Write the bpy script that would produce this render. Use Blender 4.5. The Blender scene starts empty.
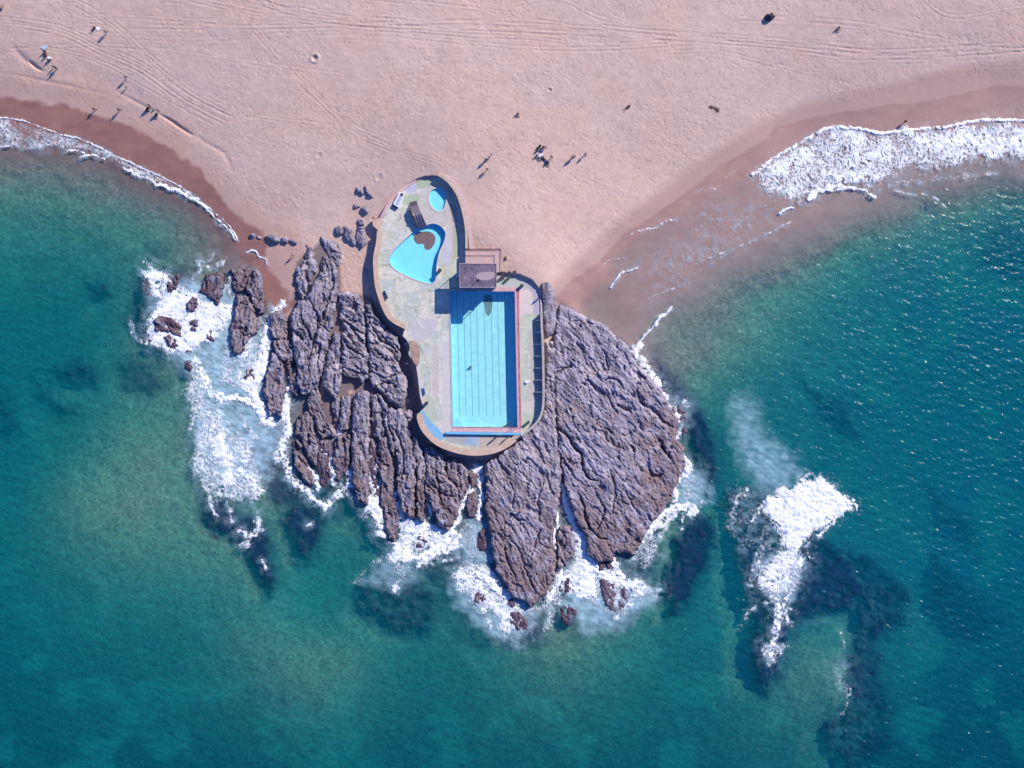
import bpy, bmesh, math, random
import numpy as np
from mathutils import Vector, Matrix
from mathutils.geometry import tessellate_polygon
random.seed(7)
RAD = math.radians
SC = bpy.context.scene
COL = SC.collection
S, H = 0.2, 225.0            # metres per photo pixel at sea level, camera height

def W(px, py, z=0.0):
    """photo pixel at height z -> world point"""
    k = S * (H - z) / H
    return ((px - 512.0) * k, (384.0 - py) * k, z)

# ------------------------------------------------------------------ noise
def hsh(ix, iy, seed):
    with np.errstate(over='ignore'):
        n = (ix.astype(np.int64) * 374761393 + iy.astype(np.int64) * 668265263 + seed * 974711) & 0xffffffff
        n = ((n ^ (n >> 13)) * 1274126177) & 0xffffffff
        n = ((n ^ (n >> 15)) * 2246822519) & 0xffffffff
        n = n ^ (n >> 16)
    return (n & 0xffffff) / float(0x1000000)

def vnoise(x, y, seed=0):
    ix = np.floor(x).astype(np.int64); iy = np.floor(y).astype(np.int64)
    fx = x - ix; fy = y - iy
    ux = fx*fx*fx*(fx*(fx*6-15)+10); uy = fy*fy*fy*(fy*(fy*6-15)+10)
    a = hsh(ix, iy, seed); b = hsh(ix+1, iy, seed); c = hsh(ix, iy+1, seed); d = hsh(ix+1, iy+1, seed)
    return (a*(1-ux)+b*ux)*(1-uy) + (c*(1-ux)+d*ux)*uy

def fbm(x, y, seed=0, oct=4, gain=0.5):
    t = 0; amp = 1; tot = 0; c, s = math.cos(.6), math.sin(.6)
    for o in range(oct):
        t = t + amp*vnoise(x, y, seed+o*17); tot += amp; amp *= gain
        x, y = (c*x - s*y)*2.03+3.1, (s*x + c*y)*2.03+1.7
    return t/tot

def worley(x, y, seed=0, jit=1.0, offs=False):
    ix = np.floor(x).astype(np.int64); iy = np.floor(y).astype(np.int64)
    f1 = np.full(x.shape, 9.0); f2 = np.full(x.shape, 9.0); cid = np.zeros(x.shape); ox = np.zeros(x.shape); oy = np.zeros(x.shape)
    for dx in (-1, 0, 1):
        for dy in (-1, 0, 1):
            jx = ix+dx; jy = iy+dy
            qx = jx + .5 + jit*(hsh(jx, jy, seed)-.5); qy = jy + .5 + jit*(hsh(jx, jy, seed+91)-.5)
            d = np.hypot(x-qx, y-qy)
            n = d < f1
            f2 = np.where(n, f1, np.minimum(f2, d))
            cid = np.where(n, hsh(jx, jy, seed+333), cid)
            ox = np.where(n, x-qx, ox); oy = np.where(n, y-qy, oy)
            f1 = np.where(n, d, f1)
    return (f1, f2, cid, ox, oy) if offs else (f1, f2, cid)

def sst(a, b, x):
    t = np.clip((x-a)/(b-a), 0, 1)
    return t*t*(3-2*t)

def sdf(poly, x, y):
    """signed distance to polygon, positive inside"""
    P = np.asarray(poly, float); n = len(P)
    d = np.full(x.shape, 1e9); ins = np.zeros(x.shape, bool)
    for i in range(n):
        ax, ay = P[i]; bx, by = P[(i+1) % n]
        ex, ey = bx-ax, by-ay
        L = ex*ex+ey*ey + 1e-12
        t = np.clip(((x-ax)*ex+(y-ay)*ey)/L, 0, 1)
        d = np.minimum(d, (x-ax-t*ex)**2+(y-ay-t*ey)**2)
        if ay != by:
            c = ((ay > y) != (by > y)) & (x < ex*(y-ay)/(by-ay)+ax)
            ins ^= c
    d = np.sqrt(d)
    return np.where(ins, d, -d)

def in_poly_field(poly, x, y, pad, fn):
    """fn(signed distance) on the polygon's padded bounding box, 0 elsewhere"""
    P = np.asarray(poly, float); out = np.zeros(x.shape)
    m = (x > P[:, 0].min()-pad) & (x < P[:, 0].max()+pad) & (y > P[:, 1].min()-pad) & (y < P[:, 1].max()+pad)
    if m.any(): out[m] = fn(sdf(poly, x[m], y[m]))
    return out

def line_dist(pts, x, y, pad):
    P = np.asarray(pts, float)
    m = (x > P[:, 0].min()-pad) & (x < P[:, 0].max()+pad) & (y > P[:, 1].min()-pad) & (y < P[:, 1].max()+pad)
    xx, yy = x[m], y[m]; d = np.full(xx.shape, 1e9); tt = np.zeros(xx.shape); n = len(P)-1
    for i in range(n):
        ax, ay = P[i]; ex, ey = P[i+1]-P[i]
        t = np.clip(((xx-ax)*ex+(yy-ay)*ey)/(ex*ex+ey*ey+1e-12), 0, 1)
        q = np.hypot(xx-ax-t*ex, yy-ay-t*ey)
        k = q < d; d = np.where(k, q, d); tt = np.where(k, (i+t)/n, tt)
    return m, d, tt

def smooth_line(pts, n=6):
    """Catmull-Rom through the points"""
    P = [np.array(p, float) for p in pts]; P = [2*P[0]-P[1]] + P + [2*P[-1]-P[-2]]
    out = []
    for i in range(1, len(P)-2):
        for k in range(n):
            t = k/n
            out.append(tuple(.5*((2*P[i]) + (P[i+1]-P[i-1])*t + (2*P[i-1]-5*P[i]+4*P[i+1]-P[i+2])*t*t + (3*P[i]-P[i-1]-3*P[i+1]+P[i+2])*t**3)))
    out.append(tuple(P[-2]))
    return out

def smooth_ring(pts, n=4):
    P = [np.array(p, float) for p in pts]; m = len(P); out = []
    for i in range(m):
        a, b, c, d = P[i-1], P[i], P[(i+1) % m], P[(i+2) % m]
        for k in range(n):
            t = k/n
            out.append(tuple(.5*((2*b) + (c-a)*t + (2*a-5*b+4*c-d)*t*t + (3*b-a-3*c+d)*t**3)))
    return out

# ------------------------------------------------------------------ materials
def new_mat(name):
    m = bpy.data.materials.new(name); m.use_nodes = True
    nt = m.node_tree; nt.nodes.clear()
    return m, nt, nt.nodes, nt.links

def simple(name, col, rough=.6, var=.12, scale=3.0, metallic=0.0, bump=0.0):
    m, nt, N, L = new_mat(name)
    o = N.new('ShaderNodeOutputMaterial'); p = N.new('ShaderNodeBsdfPrincipled')
    tc = N.new('ShaderNodeTexCoord'); nz = N.new('ShaderNodeTexNoise'); nz.inputs['Scale'].default_value = scale; nz.inputs['Detail'].default_value = 5
    mr = N.new('ShaderNodeMapRange'); mr.inputs[1].default_value = .25; mr.inputs[2].default_value = .75
    mr.inputs[3].default_value = 1-var; mr.inputs[4].default_value = 1+var
    mx = N.new('ShaderNodeVectorMath'); mx.operation = 'SCALE'; mx.inputs[0].default_value = col[:3]
    L.new(tc.outputs['Object'], nz.inputs['Vector']); L.new(nz.outputs['Fac'], mr.inputs[0]); L.new(mr.outputs[0], mx.inputs['Scale'])
    L.new(mx.outputs[0], p.inputs['Base Color']); p.inputs['Roughness'].default_value = rough; p.inputs['Metallic'].default_value = metallic
    if bump:
        b = N.new('ShaderNodeBump'); b.inputs['Strength'].default_value = bump; b.inputs['Distance'].default_value = .05
        L.new(nz.outputs['Fac'], b.inputs['Height']); L.new(b.outputs[0], p.inputs['Normal'])
    L.new(p.outputs[0], o.inputs[0])
    return m

def vcol_mat(name, rough=.9, nscale=6.0, var=.1, bump=.4, bdist=.05, spec=.3, rough_attr=False):
    """base colour from the mesh's own colour attribute, broken up by fine noise"""
    m, nt, N, L = new_mat(name)
    o = N.new('ShaderNodeOutputMaterial'); p = N.new('ShaderNodeBsdfPrincipled'); p.inputs['Roughness'].default_value = rough
    p.inputs['Specular IOR Level'].default_value = spec
    a = N.new('ShaderNodeAttribute'); a.attribute_name = 'Col'
    tc = N.new('ShaderNodeTexCoord'); nz = N.new('ShaderNodeTexNoise'); nz.inputs['Scale'].default_value = nscale; nz.inputs['Detail'].default_value = 6; nz.inputs['Roughness'].default_value = .65
    mr = N.new('ShaderNodeMapRange'); mr.inputs[1].default_value = .3; mr.inputs[2].default_value = .7
    mr.inputs[3].default_value = 1-var; mr.inputs[4].default_value = 1+var
    mx = N.new('ShaderNodeVectorMath'); mx.operation = 'SCALE'
    L.new(tc.outputs['Object'], nz.inputs['Vector']); L.new(nz.outputs['Fac'], mr.inputs[0]); L.new(mr.outputs[0], mx.inputs['Scale'])
    L.new(a.outputs['Color'], mx.inputs[0]); L.new(mx.outputs[0], p.inputs['Base Color'])
    if rough_attr: L.new(a.outputs['Alpha'], p.inputs['Roughness'])
    b = N.new('ShaderNodeBump'); b.inputs['Strength'].default_value = bump; b.inputs['Distance'].default_value = bdist
    L.new(nz.outputs['Fac'], b.inputs['Height']); L.new(b.outputs[0], p.inputs['Normal'])
    L.new(p.outputs[0], o.inputs[0])
    return m

def schlick(N, L, bump):
    lw = N.new('ShaderNodeLayerWeight'); L.new(bump.outputs[0], lw.inputs['Normal'])
    p5 = N.new('ShaderNodeMath'); p5.operation = 'POWER'; p5.inputs[1].default_value = 5; L.new(lw.outputs['Facing'], p5.inputs[0])
    ma = N.new('ShaderNodeMath'); ma.operation = 'MULTIPLY_ADD'; ma.inputs[1].default_value = .98; ma.inputs[2].default_value = .02; L.new(p5.outputs[0], ma.inputs[0])
    return ma.outputs[0]

def sea_mat():
    m, nt, N, L = new_mat('sea_water')
    o = N.new('ShaderNodeOutputMaterial')
    ad = N.new('ShaderNodeAttribute'); ad.attribute_name = 'depth'
    am = N.new('ShaderNodeAttribute'); am.attribute_name = 'milk'
    def expo(k):
        a = N.new('ShaderNodeMath'); a.operation = 'MULTIPLY'; a.inputs[1].default_value = -k
        e = N.new('ShaderNodeMath'); e.operation = 'EXPONENT'
        L.new(ad.outputs['Fac'], a.inputs[0]); L.new(a.outputs[0], e.inputs[0]); return e.outputs[0]
    cc = N.new('ShaderNodeCombineColor')
    for i, k in enumerate((.45, .185, .160)): L.new(expo(k), cc.inputs[i])
    inv = N.new('ShaderNodeMath'); inv.operation = 'SUBTRACT'; inv.inputs[0].default_value = 1; L.new(expo(.34), inv.inputs[1])
    tc = N.new('ShaderNodeTexCoord'); body = N.new('ShaderNodeAttribute'); body.attribute_name = 'Col'
    sc = N.new('ShaderNodeVectorMath'); sc.operation = 'SCALE'; L.new(body.outputs['Color'], sc.inputs[0]); L.new(inv.outputs[0], sc.inputs['Scale'])
    tr = N.new('ShaderNodeBsdfTransparent'); L.new(cc.outputs[0], tr.inputs[0])
    df = N.new('ShaderNodeBsdfDiffuse'); L.new(sc.outputs[0], df.inputs[0])
    add = N.new('ShaderNodeAddShader'); L.new(tr.outputs[0], add.inputs[0]); L.new(df.outputs[0], add.inputs[1])
    mk = N.new('ShaderNodeBsdfDiffuse'); mk.inputs[0].default_value = (.46, .67, .75, 1)
    mm = N.new('ShaderNodeMixShader'); L.new(am.outputs['Fac'], mm.inputs[0]); L.new(add.outputs[0], mm.inputs[1]); L.new(mk.outputs[0], mm.inputs[2])
    n2 = N.new('ShaderNodeTexNoise'); n2.inputs['Scale'].default_value = 1.6; n2.inputs['Detail'].default_value = 4; n2.inputs['Distortion'].default_value = .6
    L.new(tc.outputs['Object'], n2.inputs['Vector'])
    b = N.new('ShaderNodeBump'); b.inputs['Distance'].default_value = .13; bs_ = N.new('ShaderNodeMath'); bs_.operation = 'MULTIPLY'; bs_.use_clamp = True; bs_.inputs[1].default_value = .45; L.new(ad.outputs['Fac'], bs_.inputs[0]); L.new(bs_.outputs[0], b.inputs['Strength']); L.new(n2.outputs['Fac'], b.inputs['Height'])
    L.new(b.outputs[0], df.inputs['Normal'])
    gl = N.new('ShaderNodeBsdfGlossy'); gl.inputs['Roughness'].default_value = .17; L.new(b.outputs[0], gl.inputs['Normal'])
    mg = N.new('ShaderNodeMixShader'); L.new(schlick(N, L, b), mg.inputs[0]); L.new(mm.outputs[0], mg.inputs[1]); L.new(gl.outputs[0], mg.inputs[2])
    L.new(mg.outputs[0], o.inputs[0])
    return m

def foam_mat():
    m, nt, N, L = new_mat('foam')
    o = N.new('ShaderNodeOutputMaterial')
    a = N.new('ShaderNodeAttribute'); a.attribute_name = 'cover'
    d = N.new('ShaderNodeBsdfDiffuse'); d.inputs[0].default_value = (.88, .89, .90, 1)
    t = N.new('ShaderNodeBsdfTransparent')
    mx = N.new('ShaderNodeMixShader'); L.new(a.outputs['Fac'], mx.inputs[0]); L.new(t.outputs[0], mx.inputs[1]); L.new(d.outputs[0], mx.inputs[2])
    L.new(mx.outputs[0], o.inputs[0])
    return m

def pool_water_mat(name, tint):
    m, nt, N, L = new_mat(name)
    o = N.new('ShaderNodeOutputMaterial')
    t = N.new('ShaderNodeBsdfTransparent'); t.inputs[0].default_value = tint
    g = N.new('ShaderNodeBsdfGlossy'); g.inputs['Roughness'].default_value = .05
    tc = N.new('ShaderNodeTexCoord'); nz = N.new('ShaderNodeTexNoise'); nz.inputs['Scale'].default_value = 2.2; nz.inputs['Detail'].default_value = 3
    L.new(tc.outputs['Object'], nz.inputs['Vector'])
    b = N.new('ShaderNodeBump'); b.inputs['Strength'].default_value = .25; b.inputs['Distance'].default_value = .05; L.new(nz.outputs['Fac'], b.inputs['Height']); L.new(b.outputs[0], g.inputs['Normal'])
    mx = N.new('ShaderNodeMixShader'); L.new(schlick(N, L, b), mx.inputs[0]); L.new(t.outputs[0], mx.inputs[1]); L.new(g.outputs[0], mx.inputs[2])
    L.new(mx.outputs[0], o.inputs[0])
    return m


# ------------------------------------------------------------------ object helpers
def tag(o, label=None, cat=None, group=None, kind=None):
    if label: o['label'] = label
    if cat: o['category'] = cat
    if group: o['group'] = group
    if kind: o['kind'] = kind
    return o

def empty(name, loc, label, cat, group=None, rz=0.0):
    o = bpy.data.objects.new(name, None); COL.objects.link(o); o.location = loc; o.rotation_euler[2] = rz
    return tag(o, label, cat, group)

def raw_mesh(name, verts, quads, cols=None, attrs=None, mat=None, smooth=True):
    """verts (n,3), quads (m,4) arrays -> linked object"""
    me = bpy.data.meshes.new(name); n = len(verts); q = len(quads)
    me.vertices.add(n); me.vertices.foreach_set('co', np.ascontiguousarray(verts, np.float32).ravel())
    me.loops.add(q*4); me.loops.foreach_set('vertex_index', np.ascontiguousarray(quads, np.int32).ravel())
    me.polygons.add(q); me.polygons.foreach_set('loop_start', np.arange(0, q*4, 4, dtype=np.int32))
    me.polygons.foreach_set('loop_total', np.full(q, 4, np.int32))
    if smooth: me.polygons.foreach_set('use_smooth', np.ones(q, bool))
    me.update(calc_edges=True)
    if cols is not None:
        a = me.color_attributes.new('Col', 'FLOAT_COLOR', 'POINT')
        a.data.foreach_set('color', np.ascontiguousarray(cols, np.float32).ravel())
    for k, v in (attrs or {}).items():
        a = me.attributes.new(k, 'FLOAT', 'POINT'); a.data.foreach_set('value', np.ascontiguousarray(v, np.float32))
    if mat: me.materials.append(mat)
    o = bpy.data.objects.new(name, me); COL.objects.link(o)
    return o

def grid_quads(nx, ny, keep=None):
    i = np.arange(nx-1); j = np.arange(ny-1)
    I, J = np.meshgrid(i, j)
    a = (J*nx+I).ravel()
    q = np.stack([a, a+nx, a+nx+1, a+1], 1)      # rows run downwards in the photo
    if keep is not None: q = q[keep.ravel()]
    return q

def compact(verts, quads, *arrs):
    used = np.zeros(len(verts), bool); used[quads.ravel()] = True
    idx = np.cumsum(used)-1
    return (verts[used], idx[quads]) + tuple(a[used] for a in arrs)

class MB:
    """collects boxes, prisms and tubes in world metres and builds ONE mesh"""
    def __init__(s): s.bm = bmesh.new()
    def box(s, c, d, rz=0.0, rx=0.0, bev=0.0):
        g = bmesh.ops.create_cube(s.bm, size=1)
        M = Matrix.Translation(c) @ Matrix.Rotation(rz, 4, 'Z') @ Matrix.Rotation(rx, 4, 'X') @ Matrix.Diagonal((d[0], d[1], d[2], 1))
        bmesh.ops.transform(s.bm, matrix=M, verts=g['verts'])
        if bev:
            ed = list({e for v in g['verts'] for e in v.link_edges})
            bmesh.ops.bevel(s.bm, geom=ed, offset=bev, segments=2, affect='EDGES')
        return s
    def cyl(s, a, b, r, r2=None, n=12):
        a, b = Vector(a), Vector(b); d = b-a
        g = bmesh.ops.create_cone(s.bm, cap_ends=True, segments=n, radius1=r, radius2=r if r2 is None else r2, depth=d.length)
        M = Matrix.Translation((a+b)/2) @ d.to_track_quat('Z', 'Y').to_matrix().to_4x4()
        bmesh.ops.transform(s.bm, matrix=M, verts=g['verts']); return s
    def ball(s, c, d):
        g = bmesh.ops.create_icosphere(s.bm, subdivisions=2, radius=.5)
        bmesh.ops.transform(s.bm, matrix=Matrix.Translation(c) @ Matrix.Diagonal((d[0], d[1], d[2], 1)), verts=g['verts']); return s
    def prism(s, pts, z0, z1, holes=()):
        """vertical prism over world (x, y) outline, with holes"""
        loops = [list(pts)] + [list(h) for h in holes]
        flat = [p for l in loops for p in l]
        tri = tessellate_polygon([[Vector((p[0], p[1], 0)) for p in l] for l in loops])
        top = [s.bm.verts.new((p[0], p[1], z1)) for p in flat]; bot = [s.bm.verts.new((p[0], p[1], z0)) for p in flat]
        for t in tri:
            try:
                s.bm.faces.new([top[i] for i in t]); s.bm.faces.new([bot[i] for i in reversed(t)])
            except ValueError: pass
        k = 0
        for l in loops:
            n = len(l)
            for i in range(n):
                a, b = k+i, k+(i+1) % n
                try: s.bm.faces.new([top[a], top[b], bot[b], bot[a]])
                except ValueError: pass
            k += n
        return s
    def build(s, name, mat, parent=None, loc=None, smooth=False):
        bmesh.ops.recalc_face_normals(s.bm, faces=s.bm.faces)
        me = bpy.data.meshes.new(name); s.bm.to_mesh(me); s.bm.free(); me.materials.append(mat)
        if smooth:
            for p in me.polygons: p.use_smooth = True
        o = bpy.data.objects.new(name, me); COL.objects.link(o)
        if parent:
            o.parent = parent
            if loc is None: o.matrix_parent_inverse = Matrix.Translation(-Vector(parent.location)) if parent.rotation_euler[2] == 0 else (Matrix.Translation(parent.location) @ Matrix.Rotation(parent.rotation_euler[2], 4, 'Z')).inverted()
            else: o.location = loc
        return o

def to_w(pts, z): return [W(p[0], p[1], z)[:2] for p in pts]

def offset_ring(pts, d):
    """inset (d>0 moves inwards) of a closed pixel outline by moving along vertex normals"""
    P = np.asarray(pts, float); n = len(P)
    A = np.sum(P[:, 0]*np.roll(P[:, 1], -1)-np.roll(P[:, 0], -1)*P[:, 1])
    sg = 1 if A > 0 else -1
    t = np.roll(P, -1, 0)-np.roll(P, 1, 0); L = np.hypot(t[:, 0], t[:, 1])+1e-9
    nr = np.stack([-t[:, 1], t[:, 0]], 1)/L[:, None]*sg
    return [tuple(p) for p in P+nr*d]

def ribbon(line, w0, w1, n=5):
    """closed pixel outline of a strip between offsets w0 and w1 to the right-hand side of the line"""
    P = np.asarray(smooth_line(line, n), float)
    t = np.gradient(P, axis=0); L = np.hypot(t[:, 0], t[:, 1])+1e-9
    nr = np.stack([-t[:, 1], t[:, 0]], 1)/L[:, None]
    return [tuple(p) for p in P+nr*w0] + [tuple(p) for p in (P+nr*w1)[::-1]]

# ------------------------------------------------------------------ the terrain heights
CP = []
def cp(z, *pts): CP.extend((p[0], p[1], z) for p in pts)
# waterlines
cp(.03, (-40,110),(0,118),(60,134),(120,158),(180,188),(215,213),(236,236),(250,256),(262,270))
cp(-.55, (0,152),(60,154),(110,167),(150,190),(190,206),(220,234))
cp(.03, (1060,122),(1010,117),(950,124),(880,130),(830,124),(790,145),(755,170),(728,180),(690,200),(655,222),(627,242),(607,264),(590,290),(578,304))
cp(-.12, (620,292),(650,272),(690,242),(730,215),(770,200))
cp(-.3, (642,322),(690,287),(740,257),(790,228),(830,207),(880,187),(940,172),(1010,162))
cp(-1.2, (672,336),(720,303),(780,273),(840,243),(900,222),(960,202),(1020,190))
cp(.4, (608,250),(657,211),(720,163),(775,126),(843,111),(913,102),(993,85))
cp(.5, (0,96),(60,104),(120,122),(160,142),(200,170),(228,205),(262,228),(267,252))
# beach
for p in ((0,0,3.8),(250,0,4.6),(512,0,5.2),(768,0,4.6),(1024,0,3.2),(512,-100,5.6),(0,-100,5),(1024,-100,5),(512,100,4.9),(300,100,3.4),(400,120,4.3),(650,100,3.9),(700,60,4.2),
          (600,180,2.8),(650,180,1.3),(700,150,1.25),(760,118,1.1),(850,90,1.1),(950,80,.85),(1010,68,1),(900,50,2.3),(1000,30,2.4),
          (200,140,1.1),(250,190,1.3),(150,100,1.6),(100,80,1.5),(50,70,1.9),(0,60,1.8),(300,180,2.4),(320,220,1.4),(282,250,.8),(295,275,.6),(286,300,.2),
          (475,200,4.35),(470,230,4.4),(500,245,4.3),(530,262,4.0),(560,240,3.0),(548,288,3.2),(395,184,2.9),(380,205,2.2),(365,215,1.8),(365,240,1.4),(360,270,1.1),(350,250,1.2),(422,170,3.7),(442,165,4.3),
          (575,285,1.0),(562,292,2.0),(595,262,.9),(620,225,1.0)): CP.append(p)
# between the rocks
for p in ((330,300,.6),(330,350,.3),(330,400,.05),(300,420,-.4),(345,470,-.6),(390,470,-.2),(420,480,-.1),(450,500,-.4),(480,480,-.25),(480,520,-.8),(520,500,.3),(520,560,-.3),(520,600,-1),
          (562,480,-.1),(570,520,-.5),(600,400,.6),(600,480,.3),(640,450,0),(640,540,-.8),(660,380,-.5),(600,570,-1),(570,590,-1.2),(260,300,-.1),(270,330,-.4),(240,330,-.6),(200,300,-.8),(160,310,-1.2),
          (220,380,-1.8),(230,450,-1.8),(270,440,-.6),(280,480,-1.4),(210,330,-.8),(400,300,.6),(380,330,.5),(410,390,.2),(420,430,.2),(480,460,0),(545,430,.5),(450,300,.8),(370,300,.9)): CP.append(p)
# sea bed
for x, y, d in ((20,175,1.3),(100,205,1.7),(200,235,1.0),(150,235,2.2),(50,255,3.8),(20,320,5.5),(100,310,4.8),(60,450,4.2),(150,480,1.8),(200,440,1.9),(120,440,2.4),(190,520,2.1),(60,500,2.8),(20,500,5),(150,560,2.7),(220,560,2.3),(60,600,5),(200,620,4.0),
                (300,680,2.5),(350,650,2.7),(250,640,2.8),(250,750,5.5),(60,750,6.5),(400,750,5.5),(430,650,4.4),(560,670,2.5),(500,745,5),(650,680,4.2),(650,745,5.5),(720,560,5),(720,650,5),(820,680,2.3),(800,720,3.5),
                (900,500,6),(1000,350,7),(1000,450,7.5),(950,600,7),(1010,740,8.5),(900,740,6.5),(850,335,4.5),(750,340,2.1),(705,350,1.35),(765,290,1.8),(850,255,2.7),(930,225,2.6),(1010,205,2.8),(960,265,5),(1015,265,6),
                (720,410,3.5),(780,420,5),(330,560,4.2),(330,600,4.4),(500,660,3.4),(0,900,8),(512,900,8),(1024,900,9),(1150,400,8),(-120,400,6)): CP.append((x, y, -d))
CPA = np.array(CP, float)
def _tps(r2): return np.where(r2 > 0, .5*r2*np.log(r2+1e-12), 0)
_P = CPA[:, :2]/200; _n = len(_P)
_K = _tps(((_P[:, None]-_P[None])**2).sum(2)) + np.eye(_n)*2e-3
_Q = np.hstack([np.ones((_n, 1)), _P])
_A = np.zeros((_n+3, _n+3)); _A[:_n, :_n] = _K; _A[:_n, _n:] = _Q; _A[_n:, :_n] = _Q.T
_C = np.linalg.solve(_A, np.concatenate([CPA[:, 2], np.zeros(3)]))
def tps(px, py):
    x = np.clip(px, -140, 1164)/200; y = np.clip(py, -110, 890)/200
    out = np.empty(x.shape); B = 60000
    for i in range(0, len(x), B):
        a, b = x[i:i+B], y[i:i+B]
        v = _C[_n]+_C[_n+1]*a+_C[_n+2]*b
        for j in range(_n): v = v + _C[j]*_tps((a-_P[j, 0])**2+(b-_P[j, 1])**2)
        out[i:i+B] = v
    return out

TERRACE = [(432,175.5),(424,176.5),(416.6,178.7),(405,186.5),(395,195),(386.4,206),(380.5,217),(376,221),(373,217),(371,219),(373,226),(377.6,231),(376.6,243),(373.9,257),(374,270.5),(375.6,286),(379.5,300),(385.4,314),
           (392,321.7),(404,328.6),(402,336.4),(406,340),(409,347),(408,355),(416.6,366.6),(418.6,380.3),(420.5,396),(423.5,407),(417.8,413.5),(417.6,419.4),(422.5,431),(434,443),(448,450),(465.5,454.5),(481,455),(497,452),(510,445.5),
           (522,436),(532,428),(539.7,419.4),(543.6,407.7),(544.3,388),(543.6,349),(542.6,329.5),(542,313),(541,296),(538,287),(532,280),(520,274.4),(500,272),(500.6,249.5),(466,249.5),(465.5,229.5),(461.8,210),(456,194.3),(447,182.6),(438,176.5)]

REEFS = [
 (.95, [(205,500),(225,502),(240,515),(262,520),(272,545),(275,585),(268,595),(258,580),(245,555),(230,535),(215,535),(203,520)]),
 (.9, [(290,505),(320,503),(328,515),(322,540),(310,565),(297,560),(285,535),(284,515)]),
 (.75, [(360,585),(390,570),(420,575),(440,600),(430,630),(400,635),(370,620),(355,605)]),
 (.9, [(655,355),(670,372),(687,395),(705,415),(715,440),(720,470),(712,495),(698,470),(688,440),(680,410),(667,397),(654,377)]),
 (.95, [(690,515),(712,515),(718,540),(705,570),(690,600),(672,615),(660,600),(668,570),(675,540)]),
 (.9, [(725,490),(770,485),(800,520),(830,540),(860,560),(868,590),(850,612),(820,612),(800,620),(788,642),(780,672),(765,692),(752,682),(750,640),(745,600),(735,560),(728,520)]),
 (.8, [(830,540),(880,560),(912,590),(905,620),(880,640),(860,640),(850,610),(860,580)]),
 (.75, [(862,620),(880,650),(885,690),(900,710),(890,750),(850,768),(825,750),(825,720),(850,700),(848,660)]),
 (.72, [(935,550),(980,590),(1010,620),(980,640),(950,630),(930,600)]), (.7, [(930,488),(975,520),(985,560),(950,530)]), (.6, [(800,380),(850,400),(860,440),(830,420)]),
 (.4, [(1000,215),(1040,235),(1040,290),(985,262)]),
 (.8, [(55,372),(75,362),(100,368),(100,385),(75,388)]), (.6, [(120,362),(150,362),(165,385),(150,395),(125,388)]), (.65, [(35,375),(50,390),(75,410),(60,415),(40,400)]), (.6, [(-10,375),(15,385),(20,430),(-10,440)]),
 (.8, [(92,283),(108,280),(112,292),(95,296)]), (.8, [(128,318),(140,298),(150,318),(148,345),(136,338)]), (.6, [(150,248),(165,250),(160,256)]),
 (.95, [(250,425),(280,425),(283,450),(270,475),(250,470),(240,445)]), (.7, [(640,545),(660,550),(655,580),(640,600),(628,590)]), (.8, [(505,605),(535,610),(540,640),(510,645),(495,625)]),
 (.95, [(595,575),(630,575),(640,600),(620,625),(600,610)]), (.8, [(470,580),(490,585),(490,610),(472,605)]), (.6, [(395,535),(440,545),(480,560),(450,570),(420,560),(395,555)]),
 (.7, [(140,275),(180,270),(200,295),(190,330),(150,330)]), (.7, [(245,360),(262,375),(262,400),(242,395),(238,375)]), (.6, [(420,540),(440,560),(470,575),(450,590),(420,575)]), (.6, [(690,430),(700,440),(700,500),(684,480)]),
 (.7, [(270,470),(295,480),(330,510),(300,515),(270,500)])]

TRACKS = [   # (line, offsets of parallel ruts, depth)
 ([(-5,21),(57,30),(105,52),(140,67),(175,92),(200,107),(228,121)], (-5,-2,1,5), .07),
 ([(20,45),(70,52),(110,66),(150,88),(185,108),(215,124)], (-1,2), .05),
 ([(60,-5),(110,22),(150,58),(190,90),(230,112)], (-3,1,4), .05),
 ([(256,30),(296,75),(321,100),(350,125),(385,142)], (-3,0,4), .05),
 ([(160,-8),(256,13),(330,24),(420,31),(512,36),(560,40)], (-4,0,3), .07),
 ([(240,-5),(340,20),(500,27),(620,33),(770,43),(860,54),(930,53),(1030,46)], (-5,-1,1,5), .08),
 ([(330,-5),(480,11),(620,30),(700,38),(790,46),(880,55)], (-3,1), .07),
 ([(400,35),(512,46),(600,48),(700,42)], (-4,-1,3), .05),
 ([(256,118),(340,130),(400,152),(440,165)], (-3,0,3), .045),
 ([(740,18),(800,19),(860,24),(900,32),(960,42),(1030,46)], (-2,3), .06),
 ([(920,-5),(938,12),(960,17),(1000,11),(1030,6)], (-2,2), .05),
 ([(840,60),(900,60),(960,58),(1030,50)], (0,), .06),
 ([(512,5),(560,0),(600,18),(650,26)], (-2,2), .05)]
_rt = random.Random(11)
for _i in range(16):
    _x0 = _rt.uniform(-60, 700); _y0 = _rt.uniform(0, 62); _L = _rt.uniform(150, 420); _b = _rt.uniform(-14, 14); _e = _rt.uniform(-6, 26)
    TRACKS.append(([(_x0, _y0), (_x0+_L*.3, _y0+_b+_e*.3), (_x0+_L*.65, _y0+_b*.6+_e*.65), (_x0+_L, _y0+_e)], (-1.5, 2.5) if _i % 3 else (0,), _rt.uniform(.02, .04)))
RIDGES = [([(30,62),(36,67),(42,71)], 1.3, .45), ([(160,115),(170,120),(180,127),(192,135)], 1.3, .5), ([(192,135),(210,145),(225,155),(233,172)], 2.0, .12),
          ([(118,92),(140,104),(155,112)], 1.6, .14), ([(0,72),(30,78),(60,84),(110,95)], 1.6, .1), ([(12,45),(25,60),(40,68)], 2.5, .18)]

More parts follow.
